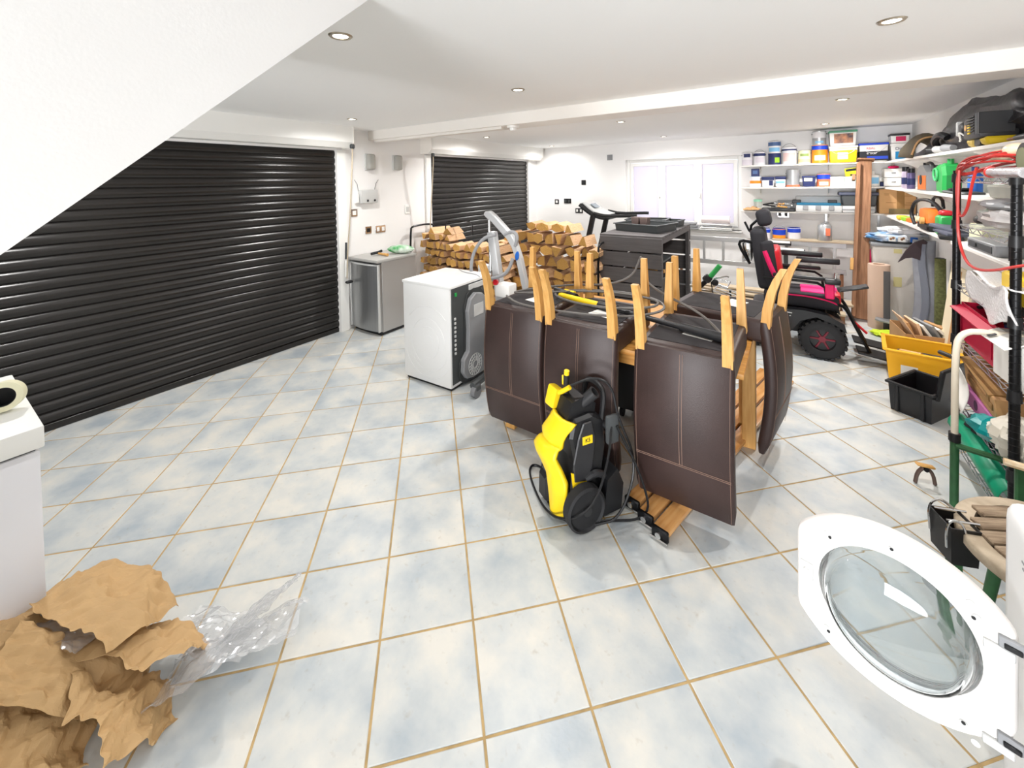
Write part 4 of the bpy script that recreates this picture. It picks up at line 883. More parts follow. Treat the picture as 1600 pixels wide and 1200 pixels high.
can('white and blue paint can stacked on the dark blue one', -0.198, z0+0.163, 0.154, 0.165, PW, (0.62, 0.98), mat('steel_blue_print', (76, 104, 150), 0.5), (0, 0.3, 0.8, 0.35, SKY), handle=0, grp=gt_)
can('large white paint can with pale pink label and tall wire handle', -0.024, z0, 0.178, 0.235, PW, (0.80, 0.90), NAVY, (0, 0.42, 0.75, 0.5, PNK), grp=gt_, hup=0.7)
can('short cream paint can with green print', 0.152, z0, 0.144, 0.180, CRM, (0.12, 0.35), mat('peach_print', (224, 196, 150), 0.5), (0, 0.66, 0.6, 0.2, mat('olive_print', (140, 160, 90), 0.5)), grp=gt_, hup=0.2)
can('orange paint can with blue rim at the bottom of a stack of two', 0.322, z0, 0.180, 0.245, ORT, (0.74, 0.97), BP, (0, 0.30, 0.6, 0.28, CRM), handle=0, grp=gt_)
can('grey and white paint can with black handle on top of the orange can', 0.316, z0+0.248, 0.155, 0.185, GM, (0.5, 0.95), PW, (0, 0.2, 0.5, 0.14, SKY), handle=2, grp=gt_, hup=0.25)
can('bright yellow tub with white lid and small green label', 0.566, z0, 0.302, 0.215, YT, (0.72, 0.86), WPL, (-0.02, 0.40, 0.36, 0.42, CRM), tub=True, grp=gt_)
can('white tub with green lid and dark sunset label on the yellow tub', 0.562, z0+0.218, 0.296, 0.200, WPL, None, None, (0.02, 0.48, 0.66, 0.62, DUSK), lid=IVY, tub=True, handle=0, grp=gt_)
can('white tub with black and blue band and red lettering', 0.868, z0, 0.290, 0.235, WPL, (0.05, 0.56), BLP, (0.12, 0.17, 0.70, 0.22, BP), lid=BP, tub=True, grp=gt_, words=[('RBAL', 0.038, RED, -0.03, 0.165, 0.004), ('e star', 0.045, PW, -0.02, 0.105, 0.008)])
can('white tub with square bright blue label, rightmost on the top shelf', 1.126, z0, 0.200, 0.215, WPL, None, None, (0.0, 0.32, 0.5, 0.42, CYP), tub=True, handle=0, grp=gt_, words=[('Duall', 0.050, NAVY, -0.0, 0.150, 0.004)])
can('white tub with black lid and crimson label, top right of the stack', 1.118, z0+0.218, 0.185, 0.12, WPL, None, None, (0.05, 0.45, 0.5, 0.5, MGP), lid=BLK, tub=True, handle=0, grp=gt_)
z0 = SZ[1]
can('orange and white pot with pale blue lid, leftmost on the middle shelf', -0.432, z0, 0.150, 0.150, PW, (0.35, 0.62), ORT, None, lid=SKY, handle=0, grp=gm_)
t = thing('blue_carton', 'narrow dark blue carton standing on the pale blue lid', 'carton', (-0.436, 7.03, z0+0.156)); G().box((0, 0, 0.055), (0.10, 0.08, 0.11), 0.003).out('carton', NAVY, t); G().box((0, -0.041, 0.06), (0.06, 0.002, 0.05)).out('printed_label', mat('steel_blue_print', (76, 104, 150), 0.5), t)
can('navy and white square tin with loose black handle', -0.277, z0, 0.155, 0.145, PW, (0.65, 1.0), NAVY, (0.25, 0.4, 0.3, 0.5, NAVY), tub=True, lid=NAVY, handle=0, grp=gm_)
can('small navy and white tin with brush picture', -0.126, z0, 0.130, 0.148, PW, (0.7, 1.0), NAVY, (0.0, 0.45, 0.8, 0.2, SKY), tub=True, lid=NAVY, handle=0, grp=gm_)
can('tall bare metal paint can with wire handle on the middle shelf', 0.02, z0, 0.16, 0.235, GM, (0.0, 0.12), SAL, None, handle=1, grp=gm_, hup=-0.3)
can('navy square tin with cream label and black handle', 0.202, z0, 0.155, 0.15, NAVY, None, None, (-0.06, 0.66, 0.6, 0.3, CRM), tub=True, lid=NAVY, handle=0, grp=gm_)
can('orange and blue paint can with raised black handle', 0.364, z0, 0.15, 0.17, SAL, (0.6, 1.0), BP, (0, 0.25, 0.6, 0.3, CRM), handle=2, grp=gm_, hup=0.2)
can('open clear bucket with hanging black wire handle', 0.514, z0, 0.172, 0.13, mat('milky_plastic', (222, 224, 222), 0.35), None, None, None, lid=PW, handle=2, grp=gm_, hup=-0.5)
t = thing('green_carton', 'low pale green carton left of the timber post', 'carton', (0.66, 7.03, z0)); G().box((0, 0, 0.06), (0.15, 0.14, 0.12), 0.004).out('carton', mat('pale_green_card', (196, 214, 200), 0.6), t); G().box((0, 0, 0.125), (0.155, 0.145, 0.012), 0.003).out('lid', PAPERW, t)
t = thing('yellow_packet', 'black and yellow packet lying on the pale green carton', 'packet', (0.655, 7.02, z0+0.134), 8); G().box((0, 0, 0.055), (0.125, 0.07, 0.11), 0.008, rot=(0, -6, 0)).out('packet', mat('acid_yellow', (222, 216, 40), 0.5), t); G().box((-0.01, -0.037, 0.085), (0.11, 0.003, 0.03), 0, rot=(0, -8, 0)).out('printed_band', BLP, t); G().box((0.02, -0.037, 0.018), (0.08, 0.003, 0.022), 0).out('printed_strip', BLP, t)
t = thing('spray_bottle', 'white bottle with blue picture label right of the timber post', 'bottle', (0.892, 7.03, z0)); G().box((0, 0, 0.075), (0.09, 0.06, 0.15), 0.018, seg=2).out('body', WPL, t); G().cyl((-0.015, 0, 0.148), (-0.015, 0, 0.20), 0.018, 0.014).out('neck', WPL, t); G().box((0, -0.032, 0.075), (0.07, 0.002, 0.08)).out('printed_label', SKY, t)
t = thing('small_jar', 'tiny dark jar beside the white bottle', 'jar', (0.958, 7.0, z0)); G().cyl((0, 0, 0), (0, 0, 0.05), 0.02, n=14).out('jar', NAVY, t); G().cyl((0, 0, 0.05), (0, 0, 0.062), 0.016, n=14).out('cap', BLK, t)
t = thing('drawer_box', 'two-tier white drawer box at the right end of the middle shelf', 'drawer box', (1.06, 7.03, z0))
for k in range(2):
    d = G().box((0, 0, 0.055+0.112*k), (0.18, 0.18, 0.106), 0.006, seg=2).out('drawer', WPL, t); G().box((0.0, -0.092, 0.055+0.112*k), (0.04, 0.006, 0.018), 0.003).out('handle', GRY, d)
t = thing('pink_cloth', 'small crimson pouch on the white drawer box', 'pouch', (1.07, 7.03, z0+0.224)); G().ball((0, 0, 0.018), (0.055, 0.04, 0.02)).out('pouch', MAG, t); G().ball((-0.03, -0.02, 0.02), (0.02, 0.015, 0.014)).out('fold', MAG, t)
z0 = SZ[2]
t = thing('brown_cloth', 'crumpled brown cloth at the left end of the lowest shelf', 'cloth', (-0.47, 7.02, z0))
G().surf(lambda u, v: V(((u-0.5)*0.24, (v-0.5)*0.2, 0.012+0.05*abs(math.sin(5*u+3*v))*math.sin(math.pi*u)*math.sin(math.pi*v)+0.02*noise.noise(V((u*6, v*6, 1))))), 14, 12).out('cloth', CARD, t, smooth=False, solid=0.004)
t = thing('glass_jar', 'jar with mint green lid at the left of the lowest shelf', 'jar', (-0.405, 7.03, z0+0.055)); G().cyl((0, 0, 0.0), (0, 0, 0.075), 0.052, n=18).out('jar', mat('jar_glass', (214, 218, 210), 0.15, trans=0.5), t); G().cyl((0, 0, 0.076), (0, 0, 0.105), 0.055, n=18).out('lid', mat('mint', (130, 186, 160), 0.5), t)
t = thing('tool_tray', 'black tray of mixed tools and brushes on the lowest shelf', 'tray', (-0.155, 7.03, z0)); G().box((0, 0, 0.02), (0.40, 0.2, 0.04), 0.008).out('tray', BLK, t)
mt = [WPL, BLK, CARD, STEEL, OAK, BLK, WPL, GRY]
for k in range(16):
    a = random.uniform(0, 3.1); x = random.uniform(-0.14, 0.14); l = random.uniform(0.04, 0.08); y = random.uniform(-0.04, 0.04); z = 0.055+0.01*(k % 6)
    G().cyl((x-l*math.cos(a), y-0.4*l*math.sin(a), z), (x+l*math.cos(a), y+0.4*l*math.sin(a), z+random.uniform(-0.005, 0.03)), 0.011, 0.009, n=8).out('tool', mt[k % 8], t)
G().box((0.09, 0.09, 0.075), (0.2, 0.01, 0.15), 0.002).out('back_panel', GRY, t)
t = thing('organiser_case', 'open grey organiser case with blue lining on the lowest shelf', 'case', (0.303, 7.03, z0))
G().box((0, 0, 0.045), (0.50, 0.22, 0.09), 0.012, seg=2).out('base', LGR, t); G().box((0, 0, 0.105), (0.48, 0.20, 0.03), 0.004).out('blue_lining', mat('peacock_blue', (16, 96, 128), 0.5), t); G().box((0, 0.09, 0.165), (0.50, 0.04, 0.09), 0.01, seg=2).out('raised_lid', LGR, t)
for x in (-0.14, 0.0, 0.14): G().box((x, -0.115, 0.06), (0.06, 0.012, 0.06), 0.004).out('latch', GRY, t)
for x in (-0.24, 0.16): G().box((x, 0.07, 0.135), (0.1, 0.09, 0.05), 0.006).out('hinge_block', BLK, t)
t = thing('power_tool_case', 'closed grey tool case behind the timber post', 'case', (0.72, 7.03, z0)); G().box((0, 0, 0.045), (0.33, 0.22, 0.09), 0.02, seg=2).out('case', LGR, t); G().box((0, -0.112, 0.045), (0.34, 0.006, 0.012)).out('seam', GRY, t)
t = thing('storage_crate', 'dark blue-black lidded crate on the grey tool case', 'crate', (0.73, 7.04, z0+0.092)); G().box((0, 0, 0.07), (0.36, 0.20, 0.14), 0.01, taper=0.92).out('crate', DGR, t); G().box((0, 0, 0.155), (0.42, 0.22, 0.04), 0.012, seg=2).out('lid', mat('slate_lid', (70, 74, 92), 0.5), t)
t = thing('cardboard_box', 'taped brown cardboard box at the right end of the lowest shelf', 'box', (1.09, 7.02, z0)); G().box((0, 0, 0.155), (0.34, 0.22, 0.31), 0.004).out('carton', CARD, t); G().box((0.03, -0.111, 0.17), (0.07, 0.002, 0.26)).out('tape', CARDD, t); G().box((0.02, -0.1125, 0.035), (0.20, 0.002, 0.06)).out('lower_tape', mat('olive_tape', (112, 96, 60), 0.4), t)

for x, z, w_ in ((-0.10, 0.25, 0.05), (-0.10, 0.235, 0.04), (0.11, 0.25, 0.07), (0.10, 0.225, 0.08), (-0.06, 0.14, 0.09), (0.11, 0.14, 0.07), (0.10, 0.115, 0.08)): G().box((x, -0.111, z), (w_, 0.0016, 0.006)).out('printed_line', CARDD, t)
# paint and canister on ladder level
z0 = 0.815
can('short blue and white paint tub behind the wheelchair headrest, leftmost of three', -0.318, 0.792, 0.14, 0.15, PW, (0.62, 1.0), BP, None, lid=BP, handle=1, grp='paint tubs beside the wheelchair', hup=0.6, y=6.97)
can('blue and orange striped paint tub, middle of three beside the wheelchair', -0.144, 0.816, 0.158, 0.13, ORT, (0.35, 1.0), BP, None, lid=BP, handle=1, grp='paint tubs beside the wheelchair', hup=0.6, y=6.97)
can('wide white paint tub with blue top, rightmost of three beside the wheelchair', 0.03, 0.816, 0.155, 0.15, PW, (0.6, 1.0), BP, None, lid=BP, handle=0, grp='paint tubs beside the wheelchair', y=6.97)
t = thing('paint_canister', 'grey metal canister with rust-red print on the plank', 'canister', (0.374, 6.96, 0.816)); G().lathe([(0.074, 0), (0.078, 0.01), (0.078, 0.19), (0.06, 0.215), (0.0, 0.22)], n=22).out('body', GM, t); G().box((0.03, -0.079, 0.12), (0.05, 0.006, 0.10), 0.002).out('printed_label', SAL, t); G().tube([(-0.05, 0, 0.20), (-0.03, 0, 0.235), (0.03, 0, 0.235), (0.05, 0, 0.20)], 0.006, 6, smooth=1).out('handle', GRY, t)
for k, (x, y, z, w_, lb) in enumerate([(-0.17, 6.78, 0.745, 0.34, 'flat black tray resting across, upper of two beside the wheelchair'), (-0.06, 6.58, 0.68, 0.42, 'flat black tray, lower of two beside the wheelchair')]):
    t = thing('flat_tray', lb, 'tray', (x, y, z)); G().box((0, 0, 0.02), (w_, 0.2, 0.03), 0.006).out('tray', BLK, t); G().box((0, 0, 0.038), (w_-0.03, 0.17, 0.012), 0.003).out('white_sheet', PAPERW, t); G().box((0, 0, -z/2+0.0), (0.05, 0.05, z), 0.004).out('stand', DGR, t)
# ================================================================= RIGHT WALL SHELF CONTENTS
Z1, Z2, Z3 = 1.85, 1.53, 1.19
t = thing('garden_vacuum', 'black fabric bag with long nozzle on the top right shelf', 'bag', (1.135, 4.55, Z1))
def bagf(u, v):
    # u along y from +1.75 (thin tip) to -1.1, v around
    y = 1.75-2.75*u; k = min(1, max(0.04, (u*1.5)**1.3)) if u < 0.66 else 1.0
    r_ = 0.028+0.16*k*(math.sin(math.pi*min(1, (u+0.02)*0.93))**0.5)
    if u > 0.999 or u < 0.001: r_ = 0.005
    a = 2*math.pi*v; n_ = noise.noise(V((y*3, math.cos(a)*1.6, math.sin(a)*1.6)))*0.05*k+0.015*k*math.sin(9*a+6*y)
    cz = 0.03+0.25*k
    return V((0.0+(r_*0.52+n_*0.6)*math.cos(a), y, max(0.003, cz*0.9+(r_+n_)*math.sin(a)-0.06*k)))
G().surf(bagf, 34, 22).out('bag', mat('black_nylon', (34, 32, 36), 0.38, bump=0.2, bscale=30), t, ang=50)
G().tube([(-0.10, 0.15, 0.12), (-0.13, 0.20, 0.16), (-0.12, 0.45, 0.12), (-0.06, 0.55, 0.04)], 0.026, 8, smooth=2).out('nozzle', BLK, t)
t = thing('olive_cap', 'olive green folded canvas hood on the top right shelf', 'hood', (1.10, 5.75, Z1+0.0))
def hood(u, v): a = math.pi*v; return V((-0.14*math.cos(a), -0.30+0.62*u, 0.004+0.24*math.sin(a)*(0.55+0.45*math.sin(math.pi*(u*0.7+0.2)))+0.03*(u-0.5)))
G().surf(hood, 10, 14).out('hood', mat('olive_canvas', (92, 80, 56), 0.8, var=0.2, scale=10), t, solid=0.012); G().tube([(-0.14, -0.30, 0.02), (-0.1, -0.30, 0.16), (0, -0.30, 0.19), (0.1, -0.30, 0.16), (0.14, -0.30, 0.02)], 0.008, 6, smooth=2).out('edge_binding', CARD, t)
t = thing('strimmer_engine', 'black small petrol engine with yellow feet on the top right shelf', 'engine', (1.045, 3.88, Z1))
BO = mat('charcoal_plastic', (40, 40, 42), 0.45)
G().box((0, 0, 0.125), (0.17, 0.30, 0.15), 0.025, seg=2).out('crankcase', BO, t)
for k in range(7): G().box((-0.02, -0.13+0.012*k-0.05, 0.14), (0.15, 0.006, 0.13), 0.002).out('cooling_fin', GRY if k % 2 else BLK, t)
for k in range(6): G().box((-0.091, -0.02+0.0*k, 0.10+0.018*k), (0.006, 0.13, 0.008), 0.001).out('grille_slot', BLK, t)
G().box((-0.02, 0.20, 0.13), (0.13, 0.10, 0.11), 0.02).out('air_filter', BLK, t); G().box((-0.05, 0.26, 0.14), (0.08, 0.02, 0.10), 0.006).out('white_plate', LGR, t)
G().box((0, 0.10, 0.03), (0.14, 0.12, 0.05), 0.012, taper=0.8).out('yellow_foot', mat('straw_plastic', (214, 186, 100), 0.5), t); G().box((0, -0.13, 0.03), (0.14, 0.12, 0.05), 0.012, taper=0.8).out('yellow_tank', mat('fuel_yellow', (206, 176, 30), 0.4), t); G().box((0, -0.02, 0.03), (0.12, 0.12, 0.056), 0.01).out('base', BLK, t)
G().box((-0.088, 0.02, 0.115), (0.006, 0.035, 0.06), 0.001).out('yellow_label', YEL, t)
G().tube([(-0.07, 0.15, 0.08), (-0.1, 0.18, 0.12), (-0.08, 0.2, 0.06), (-0.1, 0.14, 0.05)], 0.006, 5, smooth=2).out('fuel_line', PAPERW, t); G().cyl((-0.09, 0.08, 0.13), (-0.085, 0.08, 0.13), 0.02).out('brass_cap', OAK, t)
t = thing('grey_nozzles', 'grey plastic nozzle pieces lying left of the small engine', 'nozzle', (1.02, 4.55, Z1))
for k, y in enumerate((0.0, 0.22, 0.42)): G().cyl((0, y-0.07, 0.03), (-0.02, y+0.06, 0.035), 0.022, 0.030, n=12).out('nozzle', [GRY, LGR, BLK][k], t)
t = thing('small_dark_tool', 'small dark tool at the far right end of the top right shelf', 'tool', (1.02, 3.30, Z1)); G().cyl((0, -0.1, 0.022), (0, 0.12, 0.022), 0.02, 0.014).out('grip', BLK, t); G().cyl((0, 0.12, 0.02), (0, 0.22, 0.02), 0.008).out('shaft', WOODB, t)
# middle shelf
for k, (y, x, h_, m_, lb) in enumerate([(6.12, 1.03, 0.235, mat('lilac_can', (200, 186, 206), 0.3, 0.4), 'lilac aerosol can, left of the pair by the paint shelves'), (5.98, 1.05, 0.215, mat('violet_can', (110, 100, 140), 0.3, 0.4), 'violet aerosol can, right of the pair by the paint shelves')]):
    t = thing('aerosol_can', lb, 'spray can', (x, y, Z2), group='aerosol cans on the middle right shelf')
    G().lathe([(0.031, 0), (0.033, 0.004), (0.033, h_*0.76), (0.026, h_*0.82)], n=18).out('can', m_, t); G().lathe([(0.029, h_*0.78), (0.030, h_*0.80), (0.030, h_), (0.0, h_)], n=18).out('cap', BLK, t); G().lathe([(0.0332, h_*0.2), (0.0336, h_*0.21), (0.0336, h_*0.5), (0.0332, h_*0.51)], n=18).out('printed_band', NAVY, t)
t = thing('oil_can', 'grey and orange engine oil jug on the middle right shelf', 'oil can', (1.06, 5.33, Z2))
G().prism([(-0.15, 0.0), (0.17, 0.0), (0.17, 0.20), (0.08, 0.235), (-0.02, 0.235), (-0.15, 0.17)], -0.05, 0.05, 0).out('jug', GRY, t, smooth=False)
G().box((-0.052, 0.0, 0.075), (0.006, 0.26, 0.13), 0.002).out('orange_label', ORG, t); G().cyl((-0.058, 0.02, 0.10), (-0.054, 0.02, 0.10), 0.045, n=18).out('round_emblem', BLP, t)
G().tube([(0, -0.13, 0.16), (0, -0.12, 0.22), (0, -0.04, 0.255), (0, 0.06, 0.25)], 0.016, 8, smooth=2).out('handle', DGR, t); G().cyl((0, 0.11, 0.21), (0, 0.11, 0.26), 0.022).out('cap', BLK, t)
t = thing('green_jug', 'green plastic jug with moulded handle on the middle right shelf', 'jug', (1.04, 4.70, Z2))
G().prism([(-0.12, 0.0), (0.06, 0.0), (0.10, 0.16), (0.10, 0.22), (0.04, 0.235), (0.0, 0.20), (-0.03, 0.24), (-0.10, 0.23), (-0.13, 0.14)], -0.055, 0.055, 0).out('jug', GRN, t, smooth=False).modifiers.new('bevel', 'BEVEL').width = 0.02
G().cyl((0.0, -0.07, 0.23), (0.0, -0.07, 0.27), 0.02).out('neck', GRN, t); G().tube([(-0.062, 0.02, 0.20), (-0.066, 0.08, 0.19), (-0.066, 0.08, 0.12), (-0.062, 0.02, 0.09), (-0.062, -0.01, 0.14)], 0.008, 6, closed=True, smooth=2).out('handle_rim', mat('pale_green_plastic', (70, 176, 106), 0.4), t)
def bottle(label, y, z, r_, h_, m_, cap, x=1.05, nm='bottle'):
    t = thing(nm, label, 'bottle', (x, y, z)); G().lathe([(r_, 0), (r_, h_*0.68), (r_*0.45, h_*0.82), (r_*0.45, h_*0.86)], n=16).out('body', m_, t); G().lathe([(r_*0.5, h_*0.85), (r_*0.5, h_), (0, h_)], n=14).out('cap', cap, t); return t
bottle('small blue bottle just right of the green jug', 4.42, Z2, 0.04, 0.20, BLU, NAVY, x=1.12)
bottle('black bottle between the grey oil jug and the green jug', 5.04, Z2, 0.035, 0.22, BLK, BLK, x=1.14)
bottle('white bottle with black cap left of the oil jug', 5.66, Z2, 0.04, 0.24, PW, BLK, x=1.12)
t = thing('glove_pair', 'pair of dark work gloves in front of the green jug', 'gloves', (1.04, 4.35, Z2)); G().box((0, 0, 0.012), (0.12, 0.30, 0.022), 0.01, rot=(2, 0, 10)).out('glove', DGR, t); G().box((-0.01, 0.05, 0.034), (0.10, 0.22, 0.02), 0.009, rot=(-2, 0, -8)).out('glove', BLKR, t)
t = thing('white_cord_coil', 'coil of white cord hanging at the middle right shelf edge', 'cord', (0.985, 3.28, 1.50))
G().tube([(0.0+0.01*k/14, 0.10*math.cos(k*math.pi/7), -0.02+0.10*math.sin(k*math.pi/7)) for k in range(29)], 0.006, 6).out('coil', PAPERW, t)
t = thing('plastic_tray', 'clear lidded tray of oddments on the middle right shelf', 'tray', (1.08, 3.35, Z2)); G().box((0, 0, 0.04), (0.2, 0.7, 0.08), 0.01, taper=0.9).out('tray', mat('clear_tray', (206, 204, 190), 0.2, trans=0.4), t)
for k in range(6): G().cyl((random.uniform(-0.06, 0.06), -0.28+0.1*k, 0.05), (random.uniform(-0.06, 0.06), -0.2+0.1*k, 0.06), 0.015).out('oddment', mt[k], t)
# lowest right shelf
t = thing('chainsaw', 'orange and black chainsaw on the lowest right shelf', 'chainsaw', (1.03, 5.02, Z3))
G().box((0, 0.02, 0.12), (0.14, 0.30, 0.14), 0.03, seg=2).out('engine_cover', ORG, t); G().box((0, 0.02, 0.04), (0.15, 0.34, 0.07), 0.015).out('base', BLK, t)
G().tube([(-0.07, 0.30, 0.03), (-0.085, 0.37, 0.12), (-0.075, 0.30, 0.23), (-0.06, 0.12, 0.27), (-0.03, -0.10, 0.26), (0, -0.22, 0.18), (0, -0.24, 0.08), (0, -0.2, 0.04)], 0.015, 8, smooth=2).out('front_handle', BLK, t)
G().tube([(0.03, 0.2, 0.20), (0.03, 0.18, 0.29), (0.03, -0.08, 0.29), (0.03, -0.12, 0.2)], 0.012, 6, smooth=1).out('hand_guard', BLK, t)
G().box((0.02, 0.42, 0.08), (0.008, 0.45, 0.07), 0.003).out('guide_bar', STEEL, t); G().cyl((-0.075, -0.05, 0.09), (-0.10, -0.05, 0.09), 0.03).out('brass_knob', OAK, t); G().cyl((-0.075, 0.10, 0.09), (-0.10, 0.10, 0.09), 0.024).out('cream_cap', CRM, t)
t = thing('red_capped_bottle', 'green bottle with red cap beside the chainsaw', 'bottle', (1.02, 4.66, Z3)); G().box((0, 0, 0.08), (0.10, 0.13, 0.16), 0.015, taper=1.0).out('body', GRN, t); G().box((0, 0, 0.18), (0.07, 0.09, 0.04), 0.01).out('cap', RED, t)
t = thing('work_gloves', 'pile of grey work gloves on the lowest right shelf', 'gloves', (1.0, 4.45, Z3))
for k in range(3): G().box((0.01*k, 0.03*k, 0.015+0.028*k), (0.13, 0.28, 0.03), 0.014, rot=(3*k, 2, 15*k-10), seg=2).out('glove', [BLKR, mat('slate_fabric', (84, 86, 100), 0.8), mat('slate_fabric', (84, 86, 100), 0.8)][k], t)
t = thing('sponges', 'yellow and green scourers at the far end of the lowest right shelf', 'sponge', (1.02, 5.95, Z3))
for k, m_ in enumerate((mat('sponge_yellow', (226, 190, 60), 0.9), LIME, ORG)): G().box((-0.02+0.02*k, 0.14-0.16*k, 0.025), (0.08, 0.13, 0.045), 0.01, rot=(0, 0, 12*k)).out('sponge', m_, t)
t = thing('crumpled_net', 'bundle of pale netting behind the scourers', 'netting', (1.14, 5.75, Z3)); G().surf(lambda u, v: V((0.08*math.cos(6.283*u)*math.sin(3.1*v+0.01), (v-0.5)*0.5, 0.07+0.06*math.sin(6.283*u)*math.sin(3.1*v+0.01)+0.01*math.sin(20*v))), 14, 16).out('net', mat('pale_net', (206, 206, 180), 0.8), t)
t = thing('grey_power_supply', 'flat grey metal box on the lowest right shelf behind the wire rack', 'box', (1.08, 3.78, Z3)); G().box((0, 0, 0.035), (0.2, 0.45, 0.07), 0.006).out('case', GRY, t); G().box((-0.102, 0, 0.035), (0.004, 0.38, 0.04), 0.001).out('front_plate', DGR, t); G().cyl((-0.104, 0.05, 0.035), (-0.11, 0.05, 0.035), 0.012).out('knob', BLK, t)
t = thing('dark_ball_box', 'cream box with black round knob on the lowest right shelf', 'box', (1.12, 4.15, Z3)); G().box((0, 0, 0.07), (0.14, 0.22, 0.14), 0.008).out('carton', CRM, t); G().ball((-0.03, 0, 0.17), (0.045, 0.07, 0.035)).out('knob', BLK, t)

# ================================================================= BLACK WIRE RACK
RX0, RX1, RY0, RY1 = 0.80, 0.965, 2.675, 3.445
RX1 = 1.02
t = thing('wire_rack', 'black post wire shelving rack in front of the right wall', 'rack', (0.91, 3.06, 0))
cx, cy = 0.91, 3.06
for x in (RX0, RX1):
    for y in (RY0, RY1):
        p = G().cyl((x-cx, y-cy, 0), (x-cx, y-cy, 1.70), 0.0175, n=14).out('post', BLKM, t)
        g = G()
        for k in range(56): g.lathe([(0.0176, 0.03*k+0.02), (0.0188, 0.03*k+0.022), (0.0176, 0.03*k+0.024)], (x-cx, y-cy, 0), n=10)
        tag(g.out('groove_ring', BLKM, p), kind='stuff')
        for z in (1.66, 1.39, 1.04, 0.72, 0.37, 0.12): G().lathe([(0.018, z-0.03), (0.024, z-0.03), (0.022, z+0.02), (0.018, z+0.02)], (x-cx, y-cy, 0), n=12).out('collar', BLK, p)
RLV = (1.66, 1.39, 1.04, 0.72, 0.37, 0.12)
WIRE = mat('bright_wire', (190, 190, 192), 0.25, 0.8)
for z in RLV:
    sh = G(); a, b, c, d = RX0-cx, RX1-cx, RY0-cy, RY1-cy
    for zz in (z, z-0.028):
        for p, q in (((a, c), (a, d)), ((b, c), (b, d)), ((a, c), (b, c)), ((a, d), (b, d))): sh.tube([(p[0], p[1], zz), (q[0], q[1], zz)], 0.003, 5)
    n = 12
    for k in range(n): 
        y0 = c+(d-c)*k/n; y1 = c+(d-c)*(k+1)/n
        for xx in (a, b): sh.tube([(xx, y0, z if k % 2 else z-0.028), (xx, y1, z-0.028 if k % 2 else z)], 0.0022, 4)
    so = sh.out('wire_shelf', WIRE, t)
    g = G()
    for k in range(1, 13): y = c+(d-c)*k/13; g.tube([(a, y, z+0.003), (b, y, z+0.003)], 0.002, 4)
    g.out('shelf_wires', WIRE, so)
# contents of rack
t = thing('extension_cable', 'red extension cable bundled on top of the wire rack', 'cable', (0.86, 3.0, 1.68))
RC = mat('red_cable', (190, 50, 44), 0.4); pts = []
rr = random.Random(3)
for k in range(7):
    for (y, x, z) in ((0.42, -0.05, 0.0), (0.30, -0.09, 0.03), (0.05, -0.09, 0.07), (-0.14, -0.05, 0.08), (-0.16, 0.05, 0.05), (0.05, 0.07, 0.05), (0.30, 0.04, 0.02)):
        pts.append((x+rr.uniform(-0.02, 0.02), y+rr.uniform(-0.04, 0.04), max(0.012, z+rr.uniform(-0.02, 0.03)) - (0.03 if y > 0.4 else 0)))
G().tube(pts, 0.0052, 6, smooth=2).out('coil', RC, t)
G().tube([(-0.09, 0.27, 0.03), (-0.10, 0.28, -0.05), (-0.10, 0.26, -0.20), (-0.10, 0.20, -0.24), (-0.10, 0.10, -0.18), (-0.10, 0.05, -0.06), (-0.09, 0.02, 0.03)], 0.0065, 6, smooth=2).out('hanging_loop', RC, t)
G().tube([(-0.10, 0.24, 0.02), (-0.105, 0.24, -0.2), (-0.11, 0.20, -0.36), (-0.11, 0.08, -0.46), (-0.11, -0.08, -0.47), (-0.11, -0.30, -0.43), (-0.09, -0.45, -0.38), (-0.02, -0.55, -0.34)], 0.0065, 6, smooth=2).out('trailing_loop', RC, t)
t = thing('cable_reel', 'dark reel at the near end of the wire rack top', 'reel', (0.88, 2.72, 1.665)); G().cyl((-0.05, 0, 0.075), (0.07, 0, 0.075), 0.07, n=20).out('drum', BLK, t); G().cyl((-0.055, 0, 0.075), (-0.051, 0, 0.075), 0.05, n=20).out('hub', mat('olive_disc', (110, 112, 84), 0.6), t)
t = thing('grey_foil_roll', 'silver grey wrapped tube lying along the near top of the rack', 'roll', (0.765, 2.66, 1.68)); G().cyl((0.0, -0.18, 0.0), (0.0, 0.16, 0.005), 0.022, n=12).out('tube', mat('foil_film', (176, 174, 176), 0.2, 0.4, bump=0.5, bscale=40), t); G().ball((0.0, 0.16, 0.005), (0.026, 0.02, 0.026)).out('end_cap', RC, t)
t = thing('glass_bulbs', 'two cream lamp globes caught in the red cable', 'globe', (0.86, 2.95, 1.765))
for k, y in enumerate((-0.06, 0.10)): G().ball((0.0, y, 0.02-0.02*k), (0.04, 0.07, 0.035)).out('globe', mat('cream_globe', (226, 206, 176), 0.3), t)
t = thing('plastic_sheet_bundle', 'bundle of grey polythene on the second rack level', 'bundle', (0.90, 3.0, 1.392))
def lump(sx, sy, sz, seed, amp=0.25, f=3.0, flat=True):
    def fn(u, v):
        a = 2*math.pi*u; p = math.pi*v; d = V((math.sin(p)*math.cos(a), math.sin(p)*math.sin(a), -math.cos(p)))
        k = 1+amp*noise.noise(d*f+V((seed, seed*2, 0)))+0.5*amp*noise.noise(d*f*2.7+V((seed, 0, seed)))
        z = sz+d.z*sz*k
        return V((d.x*sx*k, d.y*sy*k, max(0.002, z*1.0)))
    return fn
FILM = mat('cloudy_film', (196, 192, 190), 0.25, trans=0.25, bump=0.4, bscale=25)
G().surf(lump(0.10, 0.28, 0.065, 2.2), 28, 16).out('bundle', FILM, t, ang=25); G().surf(lump(0.09, 0.2, 0.03, 5.2), 20, 12).out('dark_fold', GRY, t, ang=25, loc=(-0.01, 0.05, 0.10))
t = thing('large_bubble_wrap', 'clear bubble wrap draped over the third rack level', 'bubble wrap', (0.78, 2.93, 0.86))
